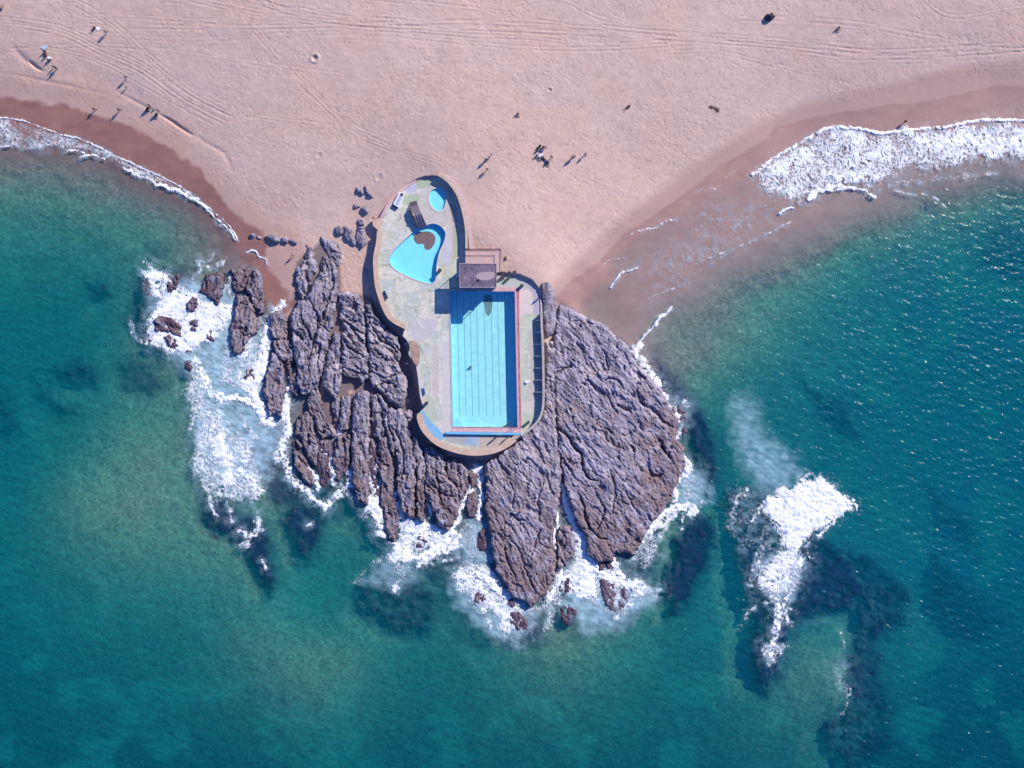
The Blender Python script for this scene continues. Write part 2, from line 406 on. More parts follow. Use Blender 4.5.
WET = [(-200,60),(0,96),(30,100),(50,107),(62,102),(80,110),(100,116),(120,122),(140,132),(160,142),(180,155),(200,170),(215,190),(228,205),(245,222),(262,230),(268,245),(266,258),(270,270),(286,290),(297,303),(270,330),(100,330),(-200,300)]
WET_R = [(552,300),(575,277),(600,262),(608,252),(622,235),(637,226),(657,213),(680,196),(700,183),(720,165),(740,155),(768,137),(775,127),(805,119),(843,112),(860,111),(888,104),(913,103),(930,100),(950,96),(975,90),(993,85),(1024,86),(1250,60),(1250,400),(660,400),(600,340)]
DAMP_R = [(540,300),(560,272),(590,245),(615,220),(650,195),(690,165),(720,145),(760,122),(800,103),(850,90),(900,80),(950,66),(1024,58),(1250,40),(1250,400),(660,400),(560,330)]
DAMP_L = [(-200,40),(0,70),(40,80),(80,88),(120,104),(150,120),(180,138),(205,155),(225,178),(240,200),(262,222),(300,232),(310,260),(310,330),(-200,330)]
ROCKZONE = [(296,262),(322,240),(340,255),(342,290),(372,296),(385,320),(405,340),(420,400),(420,430),(450,455),(500,460),(540,430),(550,340),(560,300),(640,350),(680,420),(690,470),(650,560),(600,580),(530,610),(440,550),(380,550),(300,500),(250,420),(225,330),(205,280),(250,265),(270,310),(290,320)]

def terrain(px, py, detail=True):
    z = tps(px, py)
    reef = np.zeros(px.shape)
    for k, poly in REEFS:
        reef = np.maximum(reef, k*in_poly_field(poly, px+5*(fbm(px/9, py/9, 5, 3)-.5)*2, py+5*(fbm(px/9, py/9, 6, 3)-.5)*2, 24, lambda s: sst(-12, 9, s)))
    reef = np.clip(reef*(.84+.5*fbm(px/7, py/7, 8, 4)), 0, 1)
    sea = z < -.2
    # reefs stand up from the bed
    lift = reef**2.4*np.clip(-z-.55, 0, 6)*.80
    z = np.where(sea, z+lift*(.85+.3*fbm(px/6, py/6, 12, 3)), z)
    z = z + np.where(sea, (fbm(px/14, py/14, 21, 3)-.5)*.5*np.clip(-z-.2, 0, 1), 0)
    if detail:
        land = sst(.45, .9, z)
        z = z + land*((fbm(px/30, py/22, 31, 3)-.5)*.18 + (fbm(px/1.7, py/1.7, 37, 2)-.5)*.045 + (fbm(px/6, py/3, 38, 3)-.5)*.045 - .07*sst(.66, .76, fbm(px/1.5, py/1.5, 39, 2))*sst(.42, .58, fbm(px/28, py/22, 40, 3)))
        for line, offs, dep in TRACKS:
            P = np.asarray(smooth_line(line, 5)); t = np.gradient(P, axis=0); nr = np.stack([-t[:, 1], t[:, 0]], 1)/(np.hypot(t[:, 0], t[:, 1])+1e-9)[:, None]
            for o in offs:
                m, d, tt = line_dist(P+nr*o, px, py, 6)
                brk = sst(.3, .5, vnoise(px[m]/18+o, py[m]/18, 77))
                z[m] += brk*dep*.78*(-np.exp(-(d/.75)**2)+.55*np.exp(-((d-1.7)/.7)**2))
        for line, w, dep in RIDGES:
            m, d, tt = line_dist(smooth_line(line, 5), px, py, 10)
            z[m] -= dep*np.exp(-(d/w)**2)*np.sin(np.pi*np.clip(tt, .04, .96))**.5
        # pits dug in the sand
        for cx, cy, r, dep in ((314.7,58,2.3,.30),(549.5,90,1.6,.16),(547,72,1.3,.1),(319,155,2.2,.1),(345,162,1.6,.08),(379,177,2.6,.10)):
            d = np.hypot(px-cx, py-cy); z = z + dep*(-np.exp(-(d/r)**2)+.7*np.exp(-((d-r*1.7)/(r*.5))**2))
    t = in_poly_field(TERRACE, px, py, 4, lambda s: sst(.2, 1.4, s))
    z = z*(1-t) + np.minimum(z, .4)*t
    return z, reef

def axis(lo, hi, pad, far):
    a = list(np.arange(lo-pad, hi+pad+1, 1.0)); st = 1.0; l = [a[0]]; r = [a[-1]]
    while r[-1]-hi < far: st *= 1.22; r.append(r[-1]+st); l.append(l[-1]-st)
    return np.array(l[:0:-1]+a+r[1:])

print('terrain...')
ax = axis(0, 1024, 40, 8000); ay = axis(0, 768, 40, 8000)
PX, PY = np.meshgrid(ax, ay); shp = PX.shape; px, py = PX.ravel(), PY.ravel()
zg, reef = terrain(px, py)
# colours of the ground, with light speckle painted into the sea bed
def lerp(a, b, t): return a*(1-t[:, None]) + np.asarray(b)[None]*t[:, None]
n1 = fbm(px/60, py/45, 51, 4); n2 = fbm(px/7, py/7, 53, 3); n3 = fbm(px/1.6, py/1.6, 54, 2)
col = np.tile(np.array([.590, .402, .322]), (len(px), 1))
col = lerp(col, (.578, .410, .342), sst(.4, .62, n1)*sst(260, 60, py))
col = lerp(col, (.58, .375, .285), sst(1.9, .9, zg)*sst(420, 250, px))
col = lerp(col, (.612, .432, .358), sst(.45, .7, fbm(px/40, py/30, 57, 4))*.7)
col *= (.93+.14*n2+.16*(n3-.5)-.10*sst(.66, .78, fbm(px/3.5, py/3.5, 55, 3)))[:, None]
damp = np.maximum(in_poly_field(DAMP_R, px, py, 20, lambda s: sst(-5, 9, s)), .75*in_poly_field(DAMP_L, px, py, 30, lambda s: sst(-12, 14, s)))
col = lerp(col, (.45, .285, .235), damp*(.75+.3*n1))
wx_, wy_ = px+3*(fbm(px/10, py/10, 61, 3)-.5)*2, py+3*(fbm(px/10, py/10, 62, 3)-.5)*2
wl = in_poly_field(WET, wx_, wy_, 20, lambda s: sst(-2.4, 2.6, s))
wr = in_poly_field(WET_R, px+.5*(wx_-px), py+.5*(wy_-py), 20, lambda s: sst(-.9, .9, s))
wn_ = fbm(px/14, py/7, 65, 4)[:, None]
col = col*(1-wl[:, None]) + (np.array([.305, .148, .120])*(.8+.4*wn_))*wl[:, None]
col = col*(1-wr[:, None]) + (np.array([.385, .228, .190])*(.85+.3*wn_))*wr[:, None]
bed = sst(-.35, -1.3, zg)
col = lerp(col, (.40, .235, .170), bed); col = lerp(col, (.42, .33, .19), sst(-1.2, -2.2, zg))
light_speck_ = .6*fbm(px/2.4+.8*fbm(px/9, py/9, 67, 2), py/1.7, 68, 3)+.4*fbm(px/1.2, py/1.2, 69, 2)
col *= (1*(1-bed) + bed*(.15+1.7*light_speck_))[:, None]  # bed mottling imitates ripple and caustic light on the water
rz_ = in_poly_field(ROCKZONE, px, py, 8, lambda s: sst(-2, 3, s))*sst(.35, .6, fbm(px/8, py/8, 63, 3)+.2)
col = lerp(col, (.15, .115, .125), rz_*.85)
col = lerp(col, (.034, .016, .058), np.clip(reef*1.1, 0, 1)*sst(-.95, -.5, zg)*np.where(zg < .1, 1, 0)); col = lerp(col, (.012, .008, .055), reef**.75*sst(-.45, -.9, zg)*np.where(zg < .1, 1, 0))
rough = 0.92 - .42*np.maximum(wl, wr)
ground_m = vcol_mat('sand', .9, 5.0, .06, .2, .05, .25, rough_attr=True)
k = S*(H-zg)/H
verts = np.stack([(px-512)*k, (384-py)*k, zg], 1)
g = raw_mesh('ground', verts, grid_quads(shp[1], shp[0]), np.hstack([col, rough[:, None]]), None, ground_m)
tag(g, kind='structure')

# ------------------------------------------------------------------ foam fields (photo pixels)
FP = [  # polygons: (density, soft edge, outline)
 (.52, 3, [(-10,116),(20,120),(40,127),(60,133),(80,138),(100,147),(120,157),(140,166),(160,175),(180,186),(200,200),(215,212),(228,224),(236,235),(232,236),(222,226),(205,210),(190,199),(170,191),(150,183),(125,169),(112,162),(95,159),(75,152),(55,148),(30,150),(-10,149)]),
 (.84, 5, [(140,270),(150,265),(165,268),(172,276),(178,290),(193,288),(200,296),(215,299),(235,303),(236,315),(228,325),(222,335),(210,343),(195,350),(190,355),(175,356),(160,352),(148,345),(145,330),(148,318),(155,300),(145,285)]),
 (.62, 6, [(184,356),(186,375),(183,395),(190,415),(193,440),(187,460),(192,475),(202,492),(218,502),(240,506),(262,500),(266,480),(262,465),(252,440),(235,425),(225,410),(212,395),(205,380),(200,360)]),
 (1.0, 10, [(203,405),(225,425),(235,450),(240,485),(222,495),(215,470),(208,440)]),
 (.58, 6, [(225,330),(262,330),(265,400),(240,395),(215,380)]),
 (.8, 4, [(382,540),(390,548),(385,555),(395,565),(410,562),(415,555),(420,562),(425,553),(432,548),(445,552),(455,545),(458,535),(448,530),(435,525),(425,518),(405,516),(396,525),(398,540)]),
 (.5, 8, [(385,560),(415,560),(410,582),(392,585)]),
 (.5, 6, [(455,520),(475,515),(488,530),(490,560),(470,560),(458,548)]),
 (.72, 5, [(450,575),(460,562),(470,560),(490,565),(500,578),(510,590),(512,598),(524,605),(532,607),(545,598),(556,572),(560,570),(565,590),(562,605),(545,612),(530,617),(520,625),(508,640),(498,630),(495,612),(480,612),(468,600),(455,590)]),
 (.42, 8, [(490,610),(530,615),(545,625),(520,645),(495,640)]),
 (.9, 5, [(566,530),(580,540),(588,555),(600,570),(600,590),(590,603),(575,600),(562,590),(560,575),(570,560)]),
 (.62, 6, [(588,560),(612,560),(625,572),(645,578),(662,590),(655,602),(640,597),(632,612),(618,620),(600,606),(575,606),(590,590)]),
 (.5, 5, [(638,530),(660,525),(662,555),(645,570),(625,565)]),
 (.6, 8, [(680,470),(700,470),(705,495),(690,505),(676,498)]),
 (1.12, 5.5, [(762,499),(766,495),(773,494),(776,490),(782,486),(789,486),(797,481),(806,479),(811,477),(815,480),(819,476),(825,477),(829,482),(837,486),(843,494),(849,497),(853,499),(856,504),(854,510),(848,512),(844,517),(837,518),(832,524),(826,525),(821,531),(815,532),(811,539),(805,543),(798,552),(785,552),(780,545),(781,535),(775,528),(769,520),(764,511)]),
 (.74, 8, [(785,540),(805,540),(808,557),(805,573),(797,590),(785,600),(775,612),(770,600),(758,592),(752,577),(760,562),(772,552)]),
 (.62, 4, [(757,644),(765,640),(775,645),(788,645),(785,655),(776,665),(770,670),(762,655)]),
 (.34, 8, [(722,490),(750,480),(770,495),(780,530),(770,555),(740,555),(728,525)]),
 (.36, 6, [(830,660),(840,655),(850,665),(848,680),(856,690),(845,705),(838,690),(830,680)]),
 (.72, 7, [(753,172),(770,160),(790,148),(808,138),(825,128),(840,126),(860,128),(880,132),(900,130),(920,128),(945,126),(965,122),(985,119),(1010,119),(1050,121),(1050,160),(1010,155),(990,165),(975,160),(960,168),(945,170),(930,172),(915,170),(900,175),(885,180),(870,190),(850,186),(830,190),(808,200),(800,205),(785,202),(770,195),(760,190)]),
 (.35, 8, [(900,118),(960,112),(1000,100),(1050,104),(1050,165),(990,168),(940,172),(915,160)]),
 (.22, 18, [(690,205),(740,190),(790,200),(780,225),(720,245),(690,235)]),
 (.30, 14, [(640,262),(690,235),(740,215),(760,235),(700,275),(650,300)]),
 (.42, 6, [(236,262),(258,262),(262,280),(246,285),(236,276)]),
]
FL = [
 (1.0, 5, 7, [(378,460),(376,480),(374,500),(380,520)]), (.9, 3, 4, [(343,420),(338,436)]), (.8, 4, 6, [(322,446),(330,462),(336,482)]), (1.0, 6, 7, [(452,532),(440,548),(425,556),(405,556)]), (.9, 6, 6, [(460,575),(475,585),(490,600),(500,615)]), (1.0, 7, 8, [(588,556),(600,572),(618,580),(640,588)]),
 (.9, 5, 6, [(655,380),(668,405),(678,420)]), (.8, 6, 7, [(640,540),(655,528),(672,515)]), (.9, 6, 9, [(268,330),(262,360),(250,385)]), (.9, 7, 7, [(196,360),(205,385),(222,400)]), (.8, 6, 5, [(240,470),(250,480),(258,492)]),
 (.7, 3, 2, [(835,518),(828,528),(818,536)]), (.7, 3, 2, [(812,538),(806,548),(812,556)]), (.8, 3, 2, [(846,496),(856,503),(858,510)]), (.6, 4, 2, [(765,505),(756,512),(750,522)]), (.7, 2.5, 2, [(798,482),(806,476),(812,474)]),
 (.5, 6, 10, [(800,150),(790,170),(785,190)]), (.5, 5, 9, [(840,140),(835,160),(832,182)]), (.42, 2, 3, [(880,190),(900,184),(930,180),(960,176),(1000,172)]), (.42, 1.5, 2, [(700,262),(730,250),(760,238),(790,222)]),
 (.34, 3, 3, [(700,215),(730,222),(760,215)]), (.36, 2, 4, [(765,205),(745,215),(735,232)]), (.4, 1.5, 1.5, [(645,300),(665,292),(690,282)]),
 (.55, 6, 4, [(200,262),(212,268),(222,262)]), (.6, 4, 6, [(232,275),(228,290),(238,300)]), (.5, 5, 5, [(250,312),(262,322),(258,336)]), (.55, 7, 4, [(190,365),(196,400),(190,430)]), (.45, 4, 3, [(150,345),(135,335),(130,320)]),
 (.6, 5, 3, [(205,480),(210,500),(216,515)]), (.5, 4, 3, [(250,500),(258,515),(262,530)]), (.5, 5, 4, [(240,415),(250,432),(262,440)]), (.6, 4, 3, [(300,488),(312,498),(322,506)]),
 (.55, 4, 3, [(340,482),(345,492),(352,498)]), (.5, 6, 4, [(398,560),(402,575),(395,590)]), (.5, 5, 3, [(430,560),(445,562),(458,556)]), (.55, 6, 4, [(470,598),(485,612),(492,628)]), (.55, 6, 4, [(545,600),(552,615),(545,628)]),
 (.5, 5, 4, [(640,590),(652,596),(660,588)]), (.55, 5, 3, [(668,520),(662,535),(655,548)]), (.45, 4, 3, [(690,480),(700,490),(702,505)]), (.45, 5, 3, [(664,392),(672,402),(682,412)]),
 (.5, 8, 5, [(770,540),(758,560),(750,585)]), (.6, 5, 4, [(790,590),(784,610),(790,625)]), (.5, 7, 5, [(745,490),(735,505),(730,525)]), (.45, 3, 2, [(852,690),(846,705),(842,716)]),
 # strokes: (density, half width start, half width end, points)
 (.8, 1.1, .9, [(-5,117),(20,120),(40,127),(60,134),(80,139),(100,148),(120,158),(140,167),(160,176),(180,187),(200,201),(215,213),(228,225),(238,240)]),
 (.95, 1.5, 1.5, [(68,151),(76,150),(84,153)]), (.95, 1.8, 1.2, [(81,157),(92,155),(104,159)]), (1.1, 1.5, 3, [(125,168),(140,176),(155,183),(172,190),(185,195)]), (.9, 2.4, .6, [(185,195),(200,203),(215,217),(228,229),(236,240)]), (.9, 1, 1.5, [(-2,147),(8,146)]),
 (.85, 1.2, 1, [(247,252),(254,251),(259,256),(266,260),(267,265)]),
 (.5, 6, 3, [(184,292),(196,275),(213,256)]), (.6, 5, 2, [(146,264),(152,268),(158,275)]),
 (1.0, 3, 9, [(283,302),(272,315),(267,328),(263,345),(265,360),(259,375),(253,388),(258,400),(262,412),(268,422)]),
 (1.1, 2.5, 5, [(226,399),(238,398),(250,403),(260,412),(272,424)]), (.9, 5, 8, [(291,384),(286,400),(284,415),(287,430),(282,445),(278,456)]),
 (.7, 7, 6, [(250,335),(244,355),(240,372),(246,388)]),
 (.6, 4, 4, [(225,498),(232,520)]), (.7, 4, 3, [(240,532),(247,535),(244,546),(256,530),(258,522)]), (.7, 2, 2.5, [(262,560),(265,566),(266,570)]), (.7, 2.5, 2.5, [(306,525),(310,524)]),
 (.85, 5, 4, [(285,455),(288,470),(293,480),(305,490),(318,502),(327,507),(335,496),(348,487),(351,478),(347,470)]), (.75, 3, 4, [(303,460),(312,475),(318,487)]), (.5, 3, 3, [(330,450),(334,465)]),
 (.55, 5, 8, [(318,440),(326,450),(333,466)]),
 (.85, 5, 8, [(374,450),(372,475),(374,490),(370,505),(377,515),(382,532)]), (.9, 3, 6, [(388,470),(394,490),(400,510),(410,520)]), (.95, 2.5, 3, [(355,498),(357,502)]), (.6, 2, 4, [(424,470),(426,495),(430,515)]),
 (1.0, 4, 4.5, [(420,566),(424,556),(432,549),(445,552),(454,545),(457,537)]), (.4, 5, 3, [(385,555),(370,566),(355,582)]),
 (1.0, 4, 3.5, [(478,466),(474,480),(470,492),(463,505),(458,520),(452,530)]), (1.1, 3, 3, [(481,467),(480,485),(482,500),(477,520)]),
 (1.1, 4, 6, [(478,575),(488,580),(498,590),(508,597)]),
 (1.15, 2, 8, [(563,484),(566,500),(571,515),(577,535),(583,552),(584,570)]), (1.1, 2, 2, [(554,530),(555,548)]), (.9, 2, 2, [(557,512),(558,528)]), (1, 2, 5, [(611,540),(614,560),(622,577)]),
 (1.0, 3, 5, [(547,600),(556,585),(561,572)]), (.6, 4, 3, [(615,618),(627,609),(636,596)]),
 (1.0, 4, 6, [(640,345),(634,352),(641,361),(650,372),(656,384)]), (.65, 5, 3, [(656,384),(663,398),(669,410)]), (.65, 6, 3, [(686,404),(684,416),(680,430),(675,441)]),
 (.9, 4, 5, [(684,458),(689,470),(680,478),(672,490),(676,500)]), (.95, 4, 5, [(648,534),(655,521),(668,513),(680,507),(691,506),(695,512),(688,516)]), (.7, 3, 3, [(684,514),(681,528)]),
 (.55, 2.5, 3.5, [(740,626),(750,612),(765,604),(776,600)]), (.75, 6, 4, [(776,600),(779,625),(774,640),(770,655)]), (.5, 2, 2, [(790,600),(788,607),(795,611)]), (.5, 2, 1.5, [(841,632),(844,642),(845,650)]),
 (.95, 2.4, 2.4, [(753,175),(770,161),(790,149),(808,139),(825,129),(840,127),(860,129),(880,133),(900,131),(920,129),(945,127),(965,123),(985,120),(1010,120),(1040,122)]),
 (.8, 7, 7, [(905,131),(920,140),(935,146),(950,140),(975,130)]), (.85, 8, 14, [(925,142),(970,140),(1000,142),(1030,150)]),
 (1.3, 3, 2.2, [(808,199),(816,192),(828,188),(845,187),(858,189),(868,193),(873,197)]), (1.1, 1.5, 1, [(780,213),(786,209),(793,208)]),
 (1.1, 2.2, 1, [(656,325),(660,318),(668,312),(672,307)]), (.9, 1, 1, [(636,345),(650,330),(656,322)]),
 (.75, 1.2, .8, [(611,288),(616,279),(623,272),(630,270),(638,268)]), (.65, .8, 1.4, [(632,234),(645,229),(655,228),(665,222),(676,219)]), (.4, 1, 1, [(726,178),(732,173),(742,172),(752,180)]), (.4, 1, 1, [(604,264),(612,259),(625,258)]),
 (.32, 1.4, 1.8, [(680,286),(700,270),(730,252),(756,236)]), (.45, 1, 1, [(690,196),(705,188),(716,189)]),
 (.6, 1.5, 1, [(895,190),(905,193),(915,195)]), (.6, 1.3, 1.2, [(922,194),(935,198),(944,205)]),
]
MILK = [(.55, 10, [(185,280),(230,290),(265,330),(268,400),(290,430),(265,480),(225,490),(195,450),(195,380),(160,345),(150,290)]),
        (.38, 14, [(735,400),(747,396),(760,430),(785,452),(802,472),(785,488),(762,492),(745,470),(737,440)]),
        (.45, 8, [(680,465),(705,472),(708,498),(688,508),(672,498)]), (.5, 8, [(470,515),(490,525),(492,560),(480,572),(462,560),(455,545)]),
        (.5, 10, [(565,560),(600,575),(640,580),(655,600),(620,625),(590,630),(560,612)]), (.3, 8, [(660,395),(690,400),(692,425),(676,445),(668,415)]),
        (.30, 8, [(360,580),(385,555),(420,560),(415,580),(395,590)]), (.4, 6, [(760,560),(785,550),(805,555),(800,590),(780,605),(760,590)]), (.35, 6, [(268,305),(285,295),(298,305),(285,325),(270,330)]),
        (.0, 12, [(655,300),(690,270),(760,230),(800,205),(860,190),(830,215),(760,255),(690,300)]), (.42, 8, [(450,570),(500,580),(540,612),(520,645),(490,635),(455,600)])]

def foam_density(px, py):
    wx = px + 5*(fbm(px/7, py/7, 101, 3)-.5)*2; wy = py + 5*(fbm(px/7, py/7, 102, 3)-.5)*2
    D = np.zeros(px.shape)
    for den, soft, poly in FP:
        D = np.maximum(D, in_poly_field(poly, wx, wy, soft*2.6+2, lambda s: np.maximum(den*sst(-soft*1.1, soft*1.4, s), .40*min(den, 1)*sst(-soft*2.5, soft*.5, s))))
    wx = px + 4.2*(fbm(px/6, py/6, 103, 4, .6)-.5)*2; wy = py + 4.2*(fbm(px/6, py/6, 104, 4, .6)-.5)*2
    for den, w0, w1, line in FL:
        q = .28 if max(w0, w1) < 2.6 else 1.0
        m, d, t = line_dist(smooth_line(line, 4), px+q*(wx-px), py+q*(wy-py), max(w0, w1)*2.8+3)
        w = w0+(w1-w0)*t
        st_ = .62+.76*vnoise(px[m]/3.1+w0, py[m]/3.1, 108)
        D[m] = np.maximum(D[m], np.maximum(den*sst(1.5, .15, d/w)*st_, .38*min(den, 1)*sst(2.6, .7, d/(w+.8))))
    return D*(.80+.56*fbm(px/13, py/13, 107, 3))

# ------------------------------------------------------------------ the sea surface
print('sea...')
sx = px; sy = py
def waves(x, y):
    """wave heights in metres, pixel coordinates: swell bending to the shores, and chop"""
    wx = x+14*(fbm(x/40, y/40, 201, 2)-.5); wy = y+14*(fbm(x/40, y/40, 202, 2)-.5)
    a = np.zeros(x.shape)
    for i, (ang, lam, amp) in enumerate(((70, 13, .05), (105, 9, .03), (50, 6, .022), (88, 4.6, .02), (125, 5.2, .016))):
        c, s = math.cos(RAD(ang)), math.sin(RAD(ang))
        a += .85*amp*np.sin((wx*c+wy*s)*2*np.pi/lam + 5*fbm(x/25+i*9, y/25, 210+i, 2))
    a += .085*(fbm(x/4.5, y/3.2, 220, 3)-.5) + .03*(fbm(x/1.9, y/1.6, 221, 2)-.5)
    return a
amp = sst(.05, -1.0, zg)
far = sst(40, 400, np.maximum(np.maximum(-px, px-1024), np.maximum(-py, py-768)))
zw = waves(px, py)*(.25+.75*amp)*(1-far)
depth = np.clip(zw-zg, 0, 30)
milk = np.zeros(px.shape)
for kk, soft, poly in MILK:
    milk = np.maximum(milk, kk*in_poly_field(poly, px+8*(fbm(px/8, py/8, 231, 3)-.5)*2, py+8*(fbm(px/8, py/8, 232, 3)-.5)*2, soft+6, lambda s: sst(-soft, soft, s)))
milk = np.clip(milk*(.35+1.3*fbm(px/6, py/6, 233, 4)), 0, 1)
k2 = S*(H-zw)/H
wv = np.stack([(px-512)*k2, (384-py)*k2, zw], 1)
low = (zg < .35).reshape(shp)
cell = low[:-1, :-1] | low[1:, :-1] | low[:-1, 1:] | low[1:, 1:]
ter = (in_poly_field(offset_ring(TERRACE, 3), px, py, 2, lambda s: (s > 0)*1.0) > 0).reshape(shp)
cell &= ~ter[:-1, :-1]
nb_ = fbm(px/70, py/55, 241, 4)
body = np.tile(np.array([.0008, .088, .100]), (len(px), 1))
body = lerp(body, (.001, .086, .128), np.clip(sst(560, 860, px)*.9 + .8*(nb_-.5), 0, 1))
body = lerp(body, (.0005, .038, .066), np.clip(sst(540, 800, py)*.75*sst(.2, .7, nb_+.25), 0, 1))
body = lerp(body, (.002, .116, .122), sst(.52, .72, fbm(px/34, py/30, 243, 4))*.6)
surf_d = np.zeros(len(px)); shore = (zg < .1) & (zg > -3) & (px > -10) & (px < 1040) & (py < 700) & (py > 90)
surf_d[shore] = foam_density(px[shore], py[shore])
milk = np.clip(np.maximum(milk, .55*np.clip(surf_d, 0, 1)*sst(.36, .72, fbm(px/5, py/5, 245, 4))), 0, .9)
wv, wq, dp, mk, bd = compact(wv, grid_quads(shp[1], shp[0], cell), depth, milk, body)
sea_m = sea_mat()
o = raw_mesh('sea_water', wv, wq, np.hstack([bd, np.ones((len(bd), 1))]), {'depth': dp, 'milk': mk}, sea_m); tag(o, kind='structure')

# ------------------------------------------------------------------ foam meshes
print('foam...')
foam_m = foam_mat()
def make_foam(name, label, x0, y0, x1, y1, step=.5, ang=90, stretch=1.5, lift=.12):
    gx = np.arange(x0, x1+step, step); gy = np.arange(y0, y1+step, step)
    GX, GY = np.meshgrid(gx, gy); sh = GX.shape; x, y = GX.ravel(), GY.ravel()
    D = foam_density(x, y)
    act = D > .03
    cov = np.zeros(x.shape)
    xa, ya, Da = x[act], y[act], D[act]
    # stretch the lace a little along the run of the water
    ux = xa + 5.5*(fbm(xa/8, ya/8, 301, 2)-.5)*2 + 1.6*(fbm(xa/2.8, ya/2.8, 303, 2)-.5)*2; uy = ya + 5.5*(fbm(xa/8, ya/8, 302, 2)-.5)*2 + 1.6*(fbm(xa/2.8, ya/2.8, 304, 2)-.5)*2
    ca_, sa_ = math.cos(RAD(ang)), math.sin(RAD(ang)); ux, uy = -ux*sa_+uy*ca_, ux*ca_+uy*sa_
    f1, f2, c1 = worley(ux/3.6, uy/(3.6*stretch), 310); e1 = f2-f1
    f1b, f2b, c2 = worley(ux/1.9+4, uy/(1.9*stretch), 320); e2 = f2b-f1b
    big_ = sst(.35, .6, fbm(xa/9, ya/9, 333, 3))
    lace = np.minimum(e1, .10+e2*.9)*(1-.5*big_) + .5*big_*np.minimum(e2, .06+e1)
    T = .50*Da**1.8 + .28*sst(.85, 1.1, Da)
    f = T - lace*.85 + .17*(fbm(xa/9, ya/9, 330, 3)-.5) + .22*(fbm(xa/1.6, ya/1.6, 331, 3)-.5)
    cv = sst(-.06, .24, f)*np.clip(.30+Da*.85, 0, 1)*(.62+.5*fbm(xa/5, ya/5, 335, 3)+.35*big_*Da).clip(0, 1)
    cv *= sst(.03, .16, Da)
    cov[act] = cv
    zb, _ = terrain(x[act], y[act], detail=False)
    zz = np.zeros(x.shape)
    big = sst(.75, 1.2, Da)
    zz[act] = np.maximum(waves(xa, ya)*sst(.05, -1, zb)+.05, zb+.03) + .06 + cv*.05 + big*(lift*.3+lift*1.6*fbm(xa/3.0, ya/3.0, 340, 4)*cv)
    kk = S*(H-zz)/H
    v = np.stack([(x-512)*kk, (384-y)*kk, zz], 1)
    on = ((cov > .015) & (np.asarray(sdf(TERRACE, x, y)) < 1)).reshape(sh) if (x0 < 560 and x1 > 370 and y0 < 460 and y1 > 170) else (cov > .015).reshape(sh)
    keep = on[:-1, :-1] | on[1:, :-1] | on[:-1, 1:] | on[1:, 1:]
    v, q, cv = compact(v, grid_quads(sh[1], sh[0], keep), cov)
    o = raw_mesh(name, v, q, None, {'cover': cv}, foam_m)
    return tag(o, label, 'sea foam', 'white foam on the sea', 'stuff')
make_foam('sea_foam', 'narrow line of white surf running up the left beach', -8, 108, 270, 262, ang=60, stretch=1.3)
make_foam('sea_foam', 'white water and lace foam washing over the rocks left of the terrace', 128, 254, 345, 600)
make_foam('sea_foam', 'white foam in the gullies and along the tips of the central rocks', 345.5, 455, 735, 650)
make_foam('sea_foam', 'white wash along the right edge of the big rock slab', 598, 262, 735, 454.5)
make_foam('sea_foam', 'big white burst of foam breaking on the offshore reef', 718, 470, 870, 715, lift=.20)
make_foam('sea_foam', 'broad white band of surf on the right beach', 598, 95, 1040, 261.5, ang=66, stretch=2.3)

